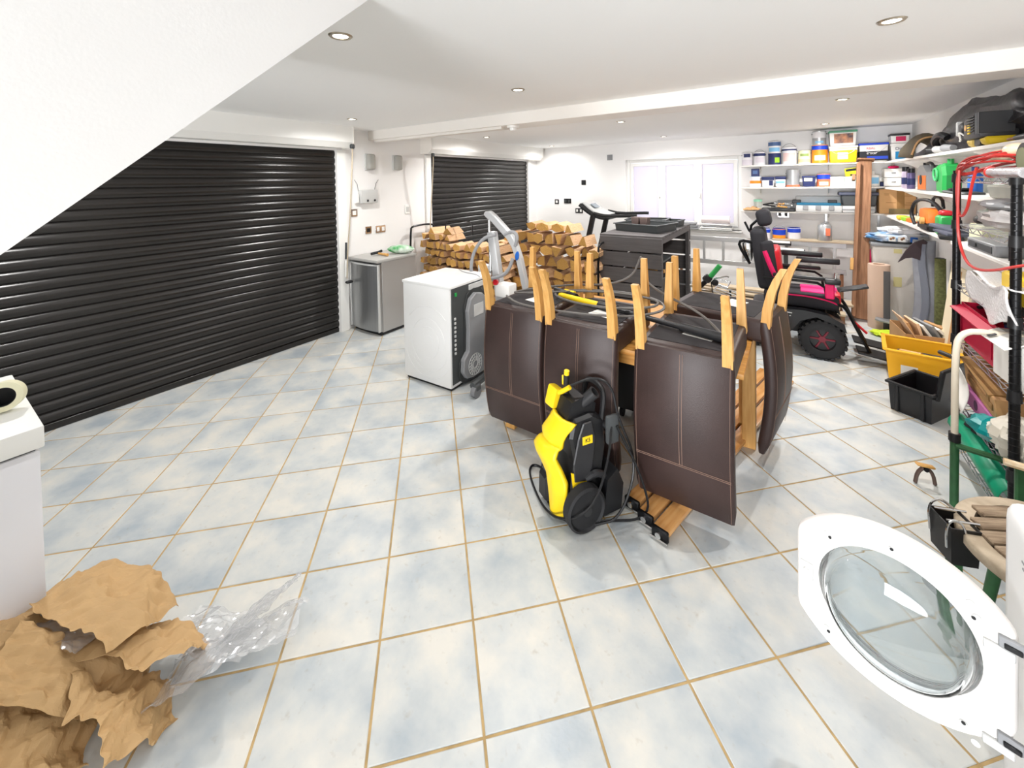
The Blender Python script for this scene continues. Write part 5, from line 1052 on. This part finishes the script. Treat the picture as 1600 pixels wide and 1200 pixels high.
BW = mat('bubble_film', (240, 238, 238), 0.22, trans=0.12, bump=0.8, bscale=70, world=True)
G().surf(lambda u, v: V((0.0-0.012*math.sin(7*v+3*u)+0.015*u, 0.24-0.52*v, 0.30-0.17*u*(0.7+0.35*math.sin(2.4*v+0.4))+0.02*math.sin(9*v))), 18, 26).out('sheet', BW, t, solid=0.006)
G().surf(lambda u, v: V((0.0+0.24*u, 0.24-0.52*v, 0.30+0.02*math.sin(8*v+5*u))), 10, 22).out('top_fold', BW, t, solid=0.006)
t = thing('yellow_tool_case', 'yellow and black tool case behind the bubble wrap', 'case', (0.92, 2.84, 1.048)); G().box((0, 0, 0.10), (0.16, 0.26, 0.13), 0.01).out('yellow_body', mat('case_yellow', (222, 186, 26), 0.45), t); G().box((0, 0, 0.02), (0.165, 0.265, 0.05), 0.008).out('black_base', BLK, t)
t = thing('magazine_stack', 'pile of papers and magazines on the third rack level', 'papers', (0.92, 3.2, 1.045))
for k in range(6): G().box((random.uniform(-0.01, 0.01), random.uniform(-0.02, 0.02), 0.006+0.011*k), (0.17, 0.30, 0.009), 0, rot=(0, 0, random.uniform(-6, 6))).out('magazine', [PAPERW, LGR, SKY, PAPERW, GRY, PAPERW][k], t)
t = thing('red_toolbox', 'open crimson metal toolbox full of tools on the fourth rack level', 'toolbox', (0.925, 3.19, 0.728))
def openbox(w_, d_, h_, m_, par, th=0.006, nm='shell', fl=0.0):
    g = G(); w2, d2 = w_/2, d_/2
    O = [(-w2*(1-fl), -d2*(1-fl), 0), (w2*(1-fl), -d2*(1-fl), 0), (w2*(1-fl), d2*(1-fl), 0), (-w2*(1-fl), d2*(1-fl), 0), (-w2, -d2, h_), (w2, -d2, h_), (w2, d2, h_), (-w2, d2, h_)]
    I = [(x-th*(1 if x > 0 else -1), y-th*(1 if y > 0 else -1), z+(th if z == 0 else 0)) for x, y, z in O]
    g.add(O+I, [(3, 2, 1, 0)]+[(i, (i+1) % 4, 4+(i+1) % 4, 4+i) for i in range(4)]+[(8, 9, 10, 11)]+[(8+(i+1) % 4, 8+i, 12+i, 12+(i+1) % 4) for i in range(4)]+[(4+i, 4+(i+1) % 4, 12+(i+1) % 4, 12+i) for i in range(4)])
    return g.out(nm, m_, par, smooth=False)
openbox(0.21, 0.50, 0.21, CRIM, t)
G().box((-0.113, 0.262, 0.13), (0.03, 0.012, 0.26), 0.004, rot=(0, -6, 0)).out('raised_end', CRIM, t); G().box((-0.130, 0.0, 0.185), (0.05, 0.50, 0.006), 0.002, rot=(0, -22, 0)).out('cantilever_lid', CRIM, t); G().box((0.10, 0, 0.25), (0.01, 0.48, 0.09), 0.003).out('back_lid', CRIM, t); G().box((-0.108, 0.0, 0.08), (0.004, 0.40, 0.10), 0.002).out('front_panel', CRIM, t)
for k in range(10):
    y = -0.2+0.04*k; G().cyl((-0.06+0.01*(k % 3), y, 0.205), (0.05, y+0.07, 0.212+0.01*(k % 2)), 0.010, 0.006, n=8).out('tool', [NAVY, BLK, STEEL, OAK, BLK, YEL, BLK, STEEL, DGR, BLK][k], t)
t = thing('white_carton', 'white carton with printed flaps hanging open on the rack near the post', 'carton', (0.89, 2.80, 0.728), 4)
G().box((0, 0, 0.10), (0.16, 0.24, 0.20), 0.003).out('carton', PAPERW, t); G().box((-0.10, -0.01, 0.20), (0.08, 0.24, 0.006), 0.001, rot=(0, -25, 0)).out('flap', PAPERW, t); G().box((0.0, 0, 0.205), (0.15, 0.23, 0.006), 0.001, rot=(4, 0, 0)).out('flap', PAPERW, t)
G().box((-0.12, 0.03, 0.205), (0.03, 0.04, 0.004), 0, rot=(0, -25, 0)).out('printed_mark', BLP, t)
t = thing('flat_brown_carton', 'crushed brown cardboard carton on the fifth rack level', 'carton', (0.93, 3.20, 0.475), -2); G().box((0, 0, 0.06), (0.20, 0.50, 0.11), 0.004, rot=(0, -6, 0)).out('carton', CARD, t); G().box((-0.02, 0.02, 0.14), (0.2, 0.46, 0.012), 0.002, rot=(4, -14, 0)).out('open_flap', CARDD, t); G().box((-0.103, -0.02, 0.05), (0.003, 0.4, 0.03), 0).out('tape', CARDD, t)
G().box((-0.1045, 0.0, 0.095), (0.002, 0.30, 0.006)).out('printed_line', BLP, t); G().box((-0.1045, -0.16, 0.075), (0.002, 0.04, 0.03)).out('printed_mark', CARDD, t)
t = thing('purple_box', 'purple card box with oval hole under the brown carton', 'box', (0.93, 3.20, 0.378)); G().box((0, 0, 0.045), (0.21, 0.46, 0.088), 0.004).out('carton', PINKP, t); G().cyl((-0.106, 0.02, 0.05), (-0.107, 0.02, 0.05), 0.026, n=18).out('oval_hole', mat('plum', (80, 40, 74), 0.6), t)
t = thing('torn_paper_sheet', 'curled white torn packaging at the left end of the brown carton', 'paper', (0.77, 3.30, 0.38)); G().surf(lambda u, v: V((0.03*math.sin(3*v), -0.10+0.16*u+0.04*v, 0.22*v+0.03*u)), 8, 10).out('sheet', PAPERW, t, solid=0.004)
t = thing('teal_white_bag', 'white and teal plastic bag on the near end of the rack', 'bag', (0.87, 2.80, 0.378)); G().surf(lump(0.11, 0.15, 0.095, 8.2, 0.3), 26, 16).out('bag', mat('white_teal_bag', (222, 216, 202), 0.35, col2=(196, 188, 172), scale=4), t, ang=25); G().surf(lump(0.075, 0.10, 0.05, 1.2, 0.3), 16, 10).out('teal_corner', mat('teal_film', (0, 140, 140), 0.35), t, ang=25, loc=(-0.07, 0.12, 0.02))
t = thing('green_crate', 'green plastic half-pipe tray on the bottom of the rack', 'crate', (0.90, 3.10, 0.13))
G().surf(lambda u, v: V((-0.08+0.05*math.cos(math.pi*u), -0.36+0.72*v, 0.07+0.07*math.sin(math.pi*u))), 10, 3).out('rolled_edge', TEAL, t, solid=0.004); G().box((0.03, 0.0, 0.05), (0.18, 0.7, 0.07), 0.01).out('body', TEAL, t)
t = thing('dark_bag', 'dark crumpled bag hanging in the rack below the purple box', 'bag', (0.90, 3.28, 0.225)); G().surf(lump(0.09, 0.12, 0.06, 4.4, 0.3), 18, 12).out('bag', BLKR, t, ang=25)

# ================================================================= GREEN TROLLEY FRAME, STOOL, BUCKET
t = thing('sack_trolley', 'dark green tubular trolley with cream upper hoop', 'trolley', (0.655, 2.83, 0))
G().tube([(0, 0, 0.40), (0, 0, 0.84), (0.02, 0, 0.915), (0.08, 0, 0.94), (0.40, 0, 0.93), (0.46, 0, 0.90), (0.47, 0, 0.40)], 0.0135, 10, smooth=2).out('upper_hoop', BEIGE, t)
for x in (0, 0.47): G().cyl((x, 0, 0.01), (x, 0, 0.405), 0.016, n=12).out('lower_tube', DKGRN, t)
for x in (0, 0.47): G().cyl((x, 0, 0.385), (x, 0, 0.425), 0.022, n=12).out('collar', BLK, t)
G().tube([(0, -0.01, 0.37), (0.46, -0.05, 0.34)], 0.014, 8).out('cross_tube', DKGRN, t)
t = thing('green_stand', 'green metal stand with worn cream handle bar beside the rack', 'stand', (0.72, 2.50, 0)); G().tube([(0.0, 0.0, 0.50), (0.30, -0.04, 0.49)], 0.015, 8).out('worn_bar', mat('worn_cream', (216, 176, 120), 0.6, col2=(228, 214, 190), scale=30), t)
G().box((0.045, 0, 0.245), (0.03, 0.025, 0.49), 0.006).out('leg', DKGRN, t); G().box((0.27, -0.03, 0.24), (0.03, 0.025, 0.48), 0.006).out('leg', DKGRN, t); G().box((0.05, 0, 0.03), (0.06, 0.10, 0.03), 0.006).out('foot', DKGRN, t)
t = thing('slatted_stool', 'round weathered slatted wooden stool at the right edge', 'stool', (0.75, 2.05, 0), 0)
SR, SH = 0.27, 0.455
G().lathe([(SR-0.05, SH-0.040), (SR-0.004, SH-0.040), (SR, SH-0.034), (SR, SH-0.006), (SR-0.006, SH), (SR-0.05, SH), (SR-0.05, SH-0.040)], n=56).out('rim', mat('weathered_rim', (188, 172, 150), 0.8, col2=(160, 144, 122), scale=14, bump=0.2), t, ang=50)
ang = R(28); ca, sa = math.cos(ang), math.sin(ang)
for k in range(7):
    o_ = -0.18+0.06*k; l = math.sqrt((SR-0.052)**2-o_**2)
    G().box((0, 0, 0), (2*l, 0.050, 0.020), 0.004).out('slat', STOOLW, t, loc=(-sa*o_, ca*o_, SH+0.001), rot=(0, 0, math.degrees(ang)))
for k in range(4):
    a = R(45+90*k); G().cyl((SR*0.62*math.cos(a), SR*0.62*math.sin(a), SH-0.03), (SR*0.85*math.cos(a), SR*0.85*math.sin(a), 0), 0.02, 0.016).out('leg', DKGRN, t)
G().box((0, 0, SH-0.04), (0.34, 0.34, 0.02), 0.004).out('underframe', BLK, t)
t = thing('wire_clip_bucket', 'black container with sprung wire clips hanging beside the round stool', 'container', (0.475, 2.05, 0.335), 20)
t.scale = (0.72, 0.72, 1.0)
openbox(0.12, 0.15, 0.13, BLK, t, 0.006, 'bucket', 0.12)
G().tube([(-0.062, -0.05, 0.05), (-0.07, -0.06, 0.12), (-0.05, -0.06, 0.155), (-0.01, -0.07, 0.15), (0.0, -0.08, 0.10), (0.06, -0.085, 0.04)], 0.005, 6, smooth=2).out('wire_clip', CHROME, t); G().tube([(-0.062, 0.06, 0.05), (-0.07, 0.06, 0.14), (-0.02, 0.06, 0.17), (0.03, 0.05, 0.14)], 0.005, 6, smooth=2).out('wire_clip', CHROME, t)
for y in (-0.03, 0.05): G().tube([(-0.05, y, 0.135), (0.08, y, 0.135)], 0.005, 6).out('cross_rod', CHROME, t)
G().box((0.0, 0, -0.165), (0.05, 0.05, 0.33), 0.008).out('support_leg', DKGRN, t); G().box((0.0, 0, 0.03), (0.09, 0.11, 0.02), 0.004).out('worn_sole', OAK, t)
t = thing('pipe_clamp', 'small rusty spring clamp standing open on the tiles', 'clamp', (0.60, 3.07, 0), 20)
G().tube([(-0.045, 0, 0.005), (-0.035, 0, 0.06), (-0.01, 0, 0.09)], 0.009, 8, smooth=1).out('leg', mat('rusty_steel', (96, 78, 70), 0.5, 0.5), t); G().tube([(0.045, 0, 0.005), (0.035, 0, 0.06), (0.01, 0, 0.09)], 0.009, 8, smooth=1).out('leg', mat('rusty_steel', (96, 78, 70), 0.5, 0.5), t)
G().box((0, 0, 0.102), (0.085, 0.03, 0.012), 0.005, rot=(0, 8, 0)).out('orange_jaw', OAK, t); G().cyl((0, -0.014, 0.085), (0, 0.014, 0.085), 0.012).out('pivot', BLKM, t)

# ================================================================= BINS AND CLUTTER ON THE FLOOR AT RIGHT
t = thing('yellow_bin', 'yellow plastic stacking bin holding tools', 'bin', (0.88, 4.66, 0.0), -6)
openbox(0.44, 0.40, 0.26, YBIN, t, 0.008, 'bin', 0.10)
g = G()
for (x, y, w_, d_) in ((0, -0.205, 0.47, 0.03), (0, 0.205, 0.47, 0.03), (-0.225, 0, 0.03, 0.41), (0.225, 0, 0.03, 0.41)): g.box((x, y, 0.258), (w_, d_, 0.014), 0.003)
g.out('rim', YBIN, t, smooth=False)
G().box((-0.08, -0.192, 0.11), (0.10, 0.004, 0.09), 0, rot=(-4, 0, 0)).out('paper_label', PAPERW, t); G().cyl((-0.12, -0.02, 0.20), (0.0, -0.10, 0.22), 0.025, n=12).out('wooden_handle', OAK, t); G().ball((0.04, -0.05, 0.21), (0.05, 0.03, 0.02)).out('black_grip', BLK, t); G().box((0, 0, 0.10), (0.30, 0.28, 0.16), 0.02).out('contents', DGR, t); G().cyl((0.03, -0.12, 0.22), (0.13, -0.12, 0.22), 0.012).out('red_handle', RED, t); G().box((0.16, -0.06, 0.25), (0.14, 0.03, 0.03), 0.008, rot=(0, 12, -20)).out('dark_grip', DGR, t)
t = thing('black_crate', 'black plastic tub with raised lid on the tiles', 'crate', (0.775, 4.03, 0.0), -33)
openbox(0.24, 0.36, 0.20, BLK, t, 0.010, 'tub', 0.08)
g = G()
for (x, y, w_, d_) in ((0, -0.185, 0.27, 0.02), (0, 0.185, 0.27, 0.02), (-0.125, 0, 0.02, 0.36), (0.125, 0, 0.02, 0.36)): g.box((x, y, 0.20), (w_, d_, 0.018), 0.004)
g.out('rim', BLK, t, smooth=False)
for x in (-0.07, 0.07): G().box((x, -0.178, 0.10), (0.022, 0.016, 0.19), 0.004).out('rib', BLK, t)
G().box((0.145, 0.02, 0.27), (0.03, 0.35, 0.22), 0.010, rot=(0, 8, 0)).out('raised_lid', BLK, t)
for k, m_ in enumerate((RED, RED, STEEL, PAPERW)): G().cyl((-0.03+0.03*k, 0.05-0.05*k, 0.05), (0.02+0.01*k, 0.0+0.02*k, 0.11), 0.02 if k < 3 else 0.004, n=8).out('item', m_, t)
t = thing('folded_hi_vis', 'lime yellow cloth crumpled on the floor near the carpet roll', 'cloth', (0.86, 5.72, 0)); G().surf(lump(0.16, 0.10, 0.028, 7.7, 0.4), 22, 12).out('cloth', mat('hi_vis', (196, 220, 40), 0.6), t, ang=25)
t = thing('grey_board_strip', 'grey curved trim board lying on the floor before the pale drum', 'board', (0.97, 5.85, 0.10), -12); G().prism([(-0.22, -0.05), (-0.18, -0.075), (0.24, -0.05), (0.26, 0.05), (-0.16, 0.07), (-0.22, 0.03)], 0, 0.014, 2).out('board', GRY, t, rot=(0, 6, 0)); G().box((0.05, 0, -0.045), (0.12, 0.1, 0.10), 0.01).out('block', DGR, t)
t = thing('open_carton_of_papers', 'open brown carton filled with papers and wood offcuts', 'carton', (1.02, 5.22, 0), 6)
openbox(0.40, 0.42, 0.26, CARD, t, 0.006)
for k in range(6): G().box((-0.13+0.05*k, -0.02, 0.24), (0.02, 0.26, 0.22), 0.002, rot=(0, -20-6*k+10*(k % 2), 4*k)).out('paper', [CARD, mat('pale_ply', (224, 190, 154), 0.7), PAPERW, GRY, PAPERW, CARD][k], t)
G().box((-0.17, -0.10, 0.30), (0.006, 0.24, 0.24), 0, rot=(0, -30, 0)).out('leaning_ply', mat('pale_ply', (224, 190, 154), 0.7), t)
t = thing('carpet_roll', 'upright roll of beige carpet beside the timber post', 'roll', (0.80, 6.02, 0))
G().lathe([(0.092, 0.0), (0.095, 0.01), (0.095, 0.69), (0.092, 0.70), (0.05, 0.70), (0.05, 0.66), (0.0, 0.66)], n=28).out('roll', mat('beige_carpet', (200, 172, 152), 0.9, bump=0.4, bscale=300), t); G().surf(lambda u, v: V((0.098*math.cos(-1.3+0.5*u)+0.015*u, 0.098*math.sin(-1.3+0.5*u)-0.01*u, 0.64*v)), 8, 6).out('loose_edge', mat('carpet_backing', (86, 84, 84), 0.9), t, solid=0.008)
t = thing('pale_drum', 'large pale grey tapered tub with dark rim', 'tub', (1.015, 6.47, 0))
PD = mat('pale_tub', (214, 208, 200), 0.65, var=0.08, scale=4, bump=0.1, bscale=80)
G().box((0, 0, 0.44), (0.47, 0.40, 0.88), 0.05, seg=3, taper=0.80).out('tub', PD, t); G().box((0, 0, 0.885), (0.50, 0.44, 0.035), 0.012, seg=2).out('rim', GRY, t)
G().box((-0.02, -0.186, 0.47), (0.07, 0.004, 0.11), 0, rot=(3.2, 0, 0)).out('yellow_tape', mat('masking_yellow', (206, 196, 140), 0.7), t); G().box((-0.02, -0.198, 0.82), (0.07, 0.004, 0.05), 0, rot=(3.2, 0, 0)).out('tape_patch', mat('masking_yellow', (206, 196, 140), 0.7), t)
BAGB = mat('bag_blue_print', (84, 140, 190), 0.4, col2=(226, 224, 222), scale=5)
t = thing('pet_food_bag', 'white and blue printed plastic bags heaped on the pale tub', 'bag', (1.0, 6.43, 0.906)); G().surf(lump(0.27, 0.19, 0.06, 3.1, 0.35, 2.5), 30, 16).out('lower_bag', BAGB, t, ang=25)
G().surf(lump(0.2, 0.15, 0.045, 9.1, 0.4, 2.5), 26, 14).out('upper_bag', mat('white_film_bag', (226, 224, 224), 0.3), t, ang=25, loc=(0.04, 0.02, 0.09))
for k, x in enumerate((-0.06, 0.02, 0.12)): G().box((x, -0.198, 0.055), (0.06, 0.004, 0.055), 0).out('picture_panel', [PAPERW, PAPERW, BLU][k], t)
for k, x in enumerate((-0.07, -0.05, 0.02, 0.035)): G().ball((x, -0.201, 0.055+0.012*(k % 2)), (0.012, 0.003, 0.014), n=8, m=5).out('dog_picture', WOODB, t)
t = thing('magenta_strip', 'magenta and white board edge between timber post and pale tub', 'board', (0.79, 6.60, 0)); G().box((-0.01, 0, 0.40), (0.02, 0.3, 0.80), 0.002).out('magenta_board', MAG, t); G().box((0.02, 0, 0.39), (0.03, 0.3, 0.78), 0.002).out('white_board', PAPERW, t)
t = thing('grey_foam_sheet', 'curling grey foam underlay sheet beside the pale tub', 'foam sheet', (1.12, 5.98, 0))
FO = mat('grey_foam', (150, 152, 160), 0.8, var=0.15, scale=9); 
G().surf(lambda u, v: V((-0.06+0.17*u+0.02*math.sin(5*v)+0.05*v, 0.10-0.10*math.sin(2.5*u)+0.05*v, 0.98*v)), 12, 24).out('sheet', FO, t, solid=0.018)
G().surf(lambda u, v: V((-0.03+0.05*u+0.03*math.sin(5*v)+0.05*v, 0.02-0.04*u, 0.95*v)), 6, 24).out('inner_layer', mat('foam_blue_grey', (120, 124, 136), 0.8), t, solid=0.012)
G().prism([(-0.17, 0.74), (-0.11, 0.87), (-0.05, 0.96), (0.03, 1.0), (0.06, 0.97), (0.02, 0.90), (0.0, 0.78), (-0.06, 0.80), (-0.11, 0.79)], 0.0, 0.02, 1).out('curled_flap', mat('foam_dark_side', (62, 50, 54), 0.8), t, smooth=False)
t = thing('artificial_grass_roll', 'thin roll of green artificial grass behind the foam sheet', 'roll', (1.20, 5.62, 0)); G().cyl((0, 0, 0), (0.0, 0.02, 0.86), 0.045, 0.04, n=16).out('roll', mat('grass_turf', (104, 108, 66), 0.95, var=0.4, scale=50, bump=0.6, bscale=200), t); G().cyl((0.0, 0.02, 0.862), (0, 0.02, 0.866), 0.03).out('core', BLK, t)
t = thing('beige_panel', 'cream board leaning behind the far rack post', 'board', (1.13, 4.9, 0)); G().box((0, 0, 0.45), (0.02, 0.5, 0.9), 0.003, rot=(0, 6, 0)).out('panel', mat('cream_board', (226, 214, 184), 0.7), t); G().box((-0.012, 0, 0.45), (0.004, 0.06, 0.85), 0, rot=(0, 6, 0)).out('edge_strip', CARD, t)
t = thing('radiator', 'white ribbed panel heater on the right wall behind the rack', 'radiator', (1.225, 4.2, 0.45))
for k in range(16): G().box((0, -0.45+0.06*k, 0.20), (0.05, 0.045, 0.40), 0.01).out('fin', WHITE, t)
G().box((0.02, 0, 0.2), (0.03, 0.96, 0.38), 0.004).out('back_panel', WHITE, t); G().box((0.028, 0, -0.225), (0.02, 0.9, 0.45)).out('lower_cover', WALL, t)

# ================================================================= FOREGROUND
t = thing('washing_machine', 'white washing machine with its round door hanging open at right', 'washing machine', (0.768, 1.32, 0))
G().box((0.0, 0, 0.43), (0.61, 0.60, 0.80), 0.045, seg=4).out('body', WHITE, t)
G().box((0, 0, 0.02), (0.54, 0.54, 0.04), 0.004).out('plinth', DGR, t)
for k in range(3):
    G().box((-0.306, 0.16-0.05*k, 0.74), (0.002, 0.03, 0.004), 0).out('printed_mark', GRY, t); G().box((-0.306, 0.16-0.05*k, 0.725), (0.002, 0.022, 0.004), 0).out('printed_mark', GRY, t)
G().tube([(-0.307, -0.11+0.17*math.cos(k*math.pi/16), 0.50+0.17*math.sin(k*math.pi/16)) for k in range(32)], 0.012, 8, closed=True).out('door_seal', DGR, t); G().cyl((-0.304, -0.11, 0.50), (-0.308, -0.11, 0.50), 0.165, n=32).out('drum_opening', BLKM, t)
# door: local x along door (hinge at +x), y thickness, z up
dr = bpy.data.objects.new('door', None); COL.objects.link(dr); dr.parent = t; dr.location = (0.225-0.768, 1.465-1.32, 0.503); dr.rotation_euler = (0, 0, R(-14.5))
def dout(k, a=0.252, b=0.222, ch=0.215):
    P = []
    for i in range(64):
        th = 2*math.pi*i/64; x = a*math.cos(th)*k; z = b*math.sin(th)*k
        P.append((max(-ch*k, min(ch*k, x)), z))
    return P
DW = mat('door_white', (228, 224, 220), 0.3)
def ring(g, P, Q, ya, yb):
    n = len(P); g.add([(x, ya, z) for x, z in P]+[(x, yb, z) for x, z in Q], [(i, (i+1) % n, n+(i+1) % n, n+i) for i in range(n)])
O = dout(1.0); Oi = dout(0.965); RG = 0.158
def circ(r_): return [(r_*math.cos(2*math.pi*i/64)*1.02, r_*math.sin(2*math.pi*i/64)) for i in range(64)]
g = G()
ring(g, O, dout(0.985), 0.0, -0.018); ring(g, dout(0.985), Oi, -0.018, -0.022); ring(g, Oi, circ(RG+0.012), -0.022, -0.022); ring(g, circ(RG+0.012), circ(RG), -0.022, -0.014)
ring(g, circ(RG), circ(RG), -0.014, 0.018); ring(g, circ(RG), dout(0.97), 0.018, 0.022); ring(g, dout(0.97), O, 0.022, 0.0)
bmesh.ops.remove_doubles(g.bm, verts=g.bm.verts[:], dist=1e-5)
g.out('door_frame', DW, dr, ang=40)
GL = mat('clear_glass', (245, 250, 252), 0.02, trans=1.0, ior=1.33)
prof = [(RG+0.004, 0.004), (RG-0.004, -0.02), (RG-0.022, -0.060), (RG-0.034, -0.070), (0.0, -0.072), (0.0, -0.066), (RG-0.040, -0.064), (RG-0.028, -0.054), (RG-0.012, -0.018), (RG-0.006, 0.010), (RG+0.004, 0.010), (RG+0.004, 0.004)]
G().lathe([(r_, z) for r_, z in prof], n=48, M=Matrix(((1, 0, 0), (0, 0, 1), (0, 1, 0)))).out('glass_bowl', GL, dr, ang=60)
for z in (-0.13, 0.10):
    G().box((0.203, -0.026, z), (0.04, 0.010, 0.026), 0.002).out('hinge', GRY, dr); G().box((0.206, -0.030, z-0.004), (0.028, 0.012, 0.012), 0.002).out('hinge_slot', BLK, dr); G().box((0.185, -0.025, z-0.026), (0.05, 0.008, 0.022), 0.002).out('hinge_cover', LGR, dr)
for x, z in ((-0.14, 0.15), (0.14, 0.16), (0.15, 0.13), (-0.14, -0.15), (0.13, -0.17), (0.0, 0.20), (0.15, -0.20)): G().cyl((x, -0.0225, z*0.93), (x, -0.0245, z*0.93), 0.008, n=14).out('screw_recess', LGR, dr)
for x, z in ((-0.132, 0.135), (0.0, 0.188), (-0.135, -0.145), (0.145, 0.118), (0.13, -0.155)): G().cyl((x, -0.0235, z), (x, -0.026, z), 0.004, n=8).out('screw_hole', BLK, dr)
G().box((-0.188, -0.024, 0.0), (0.032, 0.006, 0.05), 0.002).out('latch_plate', LGR, dr); G().box((-0.188, -0.032, 0.0), (0.012, 0.016, 0.018), 0.003).out('latch_hook', PVC, dr)
G().box((0.10, -0.0225, 0.165), (0.06, 0.002, 0.012), 0, rot=(0, 22, 0)).out('rating_label', mat('label_strip', (206, 200, 184), 0.5), dr)

t = thing('chest_freezer', 'white chest freezer at the left edge', 'freezer', (-2.50, -0.26, 0))
G().box((0, 0, 0.41), (0.69, 1.02, 0.74), 0.006, seg=2).out('body', mat('freezer_white', (228, 228, 232), 0.35), t); G().box((0, 0, 0.828), (0.715, 1.04, 0.075), 0.006, seg=2).out('lid', mat('freezer_lid', (234, 234, 230), 0.4), t); G().box((0, 0, 0.786), (0.67, 1.0, 0.012)).out('seal', DGR, t); G().box((0, 0, 0.02), (0.6, 0.9, 0.04)).out('plinth', DGR, t)
t = thing('tape_roll', 'roll of cream masking tape on the chest freezer', 'tape', (-2.42, 0.205, 0.867))
M = Matrix.Translation((0, 0, 0.053)) @ Euler((R(82), R(0), R(70))).to_matrix().to_4x4()
G().lathe([(0.034, 0.0), (0.052, 0.0), (0.052, 0.042), (0.034, 0.042), (0.034, 0.0)], n=30, M=M).out('tape', mat('tape_cream', (226, 222, 190), 0.5), t); G().lathe([(0.031, 0.001), (0.0338, 0.001), (0.0338, 0.041), (0.031, 0.041), (0.031, 0.001)], n=30, M=M).out('core', BLK, t)

# crumpled kraft paper and clear film
def crumple(seed, w_, h_, amp, bend, nu=34, nv=26, up=0.0, spread=1.0):
    rr = random.Random(seed); W = []
    for k in range(14):
        a = rr.uniform(0, math.pi); f = rr.uniform(2.2, 6) if k < 7 else rr.uniform(9, 17); W.append((math.cos(a)*f, math.sin(a)*f, rr.uniform(0, 7), rr.uniform(0.5, 1)/f*(1.0 if k < 7 else 1.2)))
    def tri(x): x = x % 2; return abs(x-1)*2-1
    def fn(u, v):
        s = sum(a*tri(x*u+y*v+p) for x, y, p, a in W)*amp
        s2 = sum(a*tri(x*v-y*u+p*1.3) for x, y, p, a in W[:6])*amp*0.6
        x = (u-0.5)*w_+s2; y = (v-0.5)*h_+s*0.4
        z = s+bend*math.sin(math.pi*u)*math.sin(math.pi*v*0.9+0.1)+up
        return V((x, y, z))
    return fn
t = thing('packing_paper', 'crumpled heap of brown kraft packing paper on the floor', 'paper', (-1.93, 0.37, 0))
def sheet(seed, w_, h_, amp, bend, loc, rot, m_, nm, nu=64, nv=52, th=0.0014, par=None):
    f = crumple(seed, w_, h_, amp, bend); M = Matrix.Translation(loc) @ Euler([R(a) for a in rot]).to_matrix().to_4x4()
    def fn(u, v):
        p = M @ f(u, v); p.z = max(p.z, 0.004+0.004*math.sin(40*u)*math.sin(37*v)); return p
    return G().surf(fn, nu, nv).out(nm, m_, par or t, smooth=False, solid=th)
for (sd, w_, h_, am, be, lc, rt) in ((1, 0.36, 0.26, 0.032, 0.05, (-0.02, 0.0, 0.26), (-18, 12, 20)), (2, 0.30, 0.30, 0.035, 0.06, (-0.10, -0.16, 0.20), (-35, -10, -10)), (3, 0.20, 0.42, 0.03, 0.05, (0.06, -0.10, 0.17), (-40, 15, -35)),
                                     (4, 0.34, 0.20, 0.034, 0.04, (0.16, 0.05, 0.16), (-30, 5, 35)), (5, 0.28, 0.24, 0.034, 0.05, (0.22, -0.03, 0.09), (-35, 14, 10)), (6, 0.34, 0.28, 0.034, 0.05, (0.06, -0.18, 0.09), (-30, 0, -20)), (7, 0.30, 0.30, 0.03, 0.06, (-0.25, -0.08, 0.18), (-25, -20, 30))):
    sheet(sd, w_, h_, am, be, lc, rt, KRAFT, 'paper_fold')
def film_mat():
    m = bpy.data.materials.new('clear_film'); m.use_nodes = True; nt = m.node_tree; N = nt.nodes; L = nt.links; N.clear()
    o = N.new('ShaderNodeOutputMaterial'); tr_ = N.new('ShaderNodeBsdfTransparent'); g = N.new('ShaderNodeBsdfGlossy'); d = N.new('ShaderNodeBsdfDiffuse')
    g.inputs['Roughness'].default_value = 0.12; d.inputs[0].default_value = (0.85, 0.86, 0.88, 1)
    m1 = N.new('ShaderNodeMixShader'); m2 = N.new('ShaderNodeMixShader'); lw = N.new('ShaderNodeLayerWeight'); lw.inputs[0].default_value = 0.35
    mr = N.new('ShaderNodeMapRange'); mr.inputs[3].default_value = 0.16; mr.inputs[4].default_value = 0.75; L.new(lw.outputs['Facing'], mr.inputs[0])
    L.new(mr.outputs[0], m1.inputs[0]); L.new(tr_.outputs[0], m1.inputs[1]); L.new(g.outputs[0], m1.inputs[2])
    m2.inputs[0].default_value = 0.24; L.new(m1.outputs[0], m2.inputs[1]); L.new(d.outputs[0], m2.inputs[2]); L.new(m2.outputs[0], o.inputs[0]); return m
FLM = film_mat()
t = thing('plastic_film', 'crumpled clear plastic film spilling right of the brown paper', 'plastic film', (-1.62, 0.62, 0))
sheet(21, 0.42, 0.30, 0.030, 0.03, (0.0, 0.0, 0.07), (-25, -10, 55), FLM, 'film_fold', 44, 34, 0.0)
sheet(22, 0.30, 0.20, 0.022, 0.02, (-0.02, 0.08, 0.10), (-40, -20, 70), FLM, 'film_fold', 40, 30, 0.0)
sheet(24, 0.30, 0.22, 0.022, 0.02, (-0.10, -0.02, 0.07), (-20, 10, 30), FLM, 'film_fold', 40, 30, 0.0)
t = thing('inner_film', 'clear plastic film tucked between the kraft paper folds', 'plastic film', (-1.99, 0.30, 0))
sheet(23, 0.26, 0.22, 0.03, 0.04, (0.0, 0.0, 0.20), (-35, 0, 20), FLM, 'film_fold', 36, 28, 0.0)
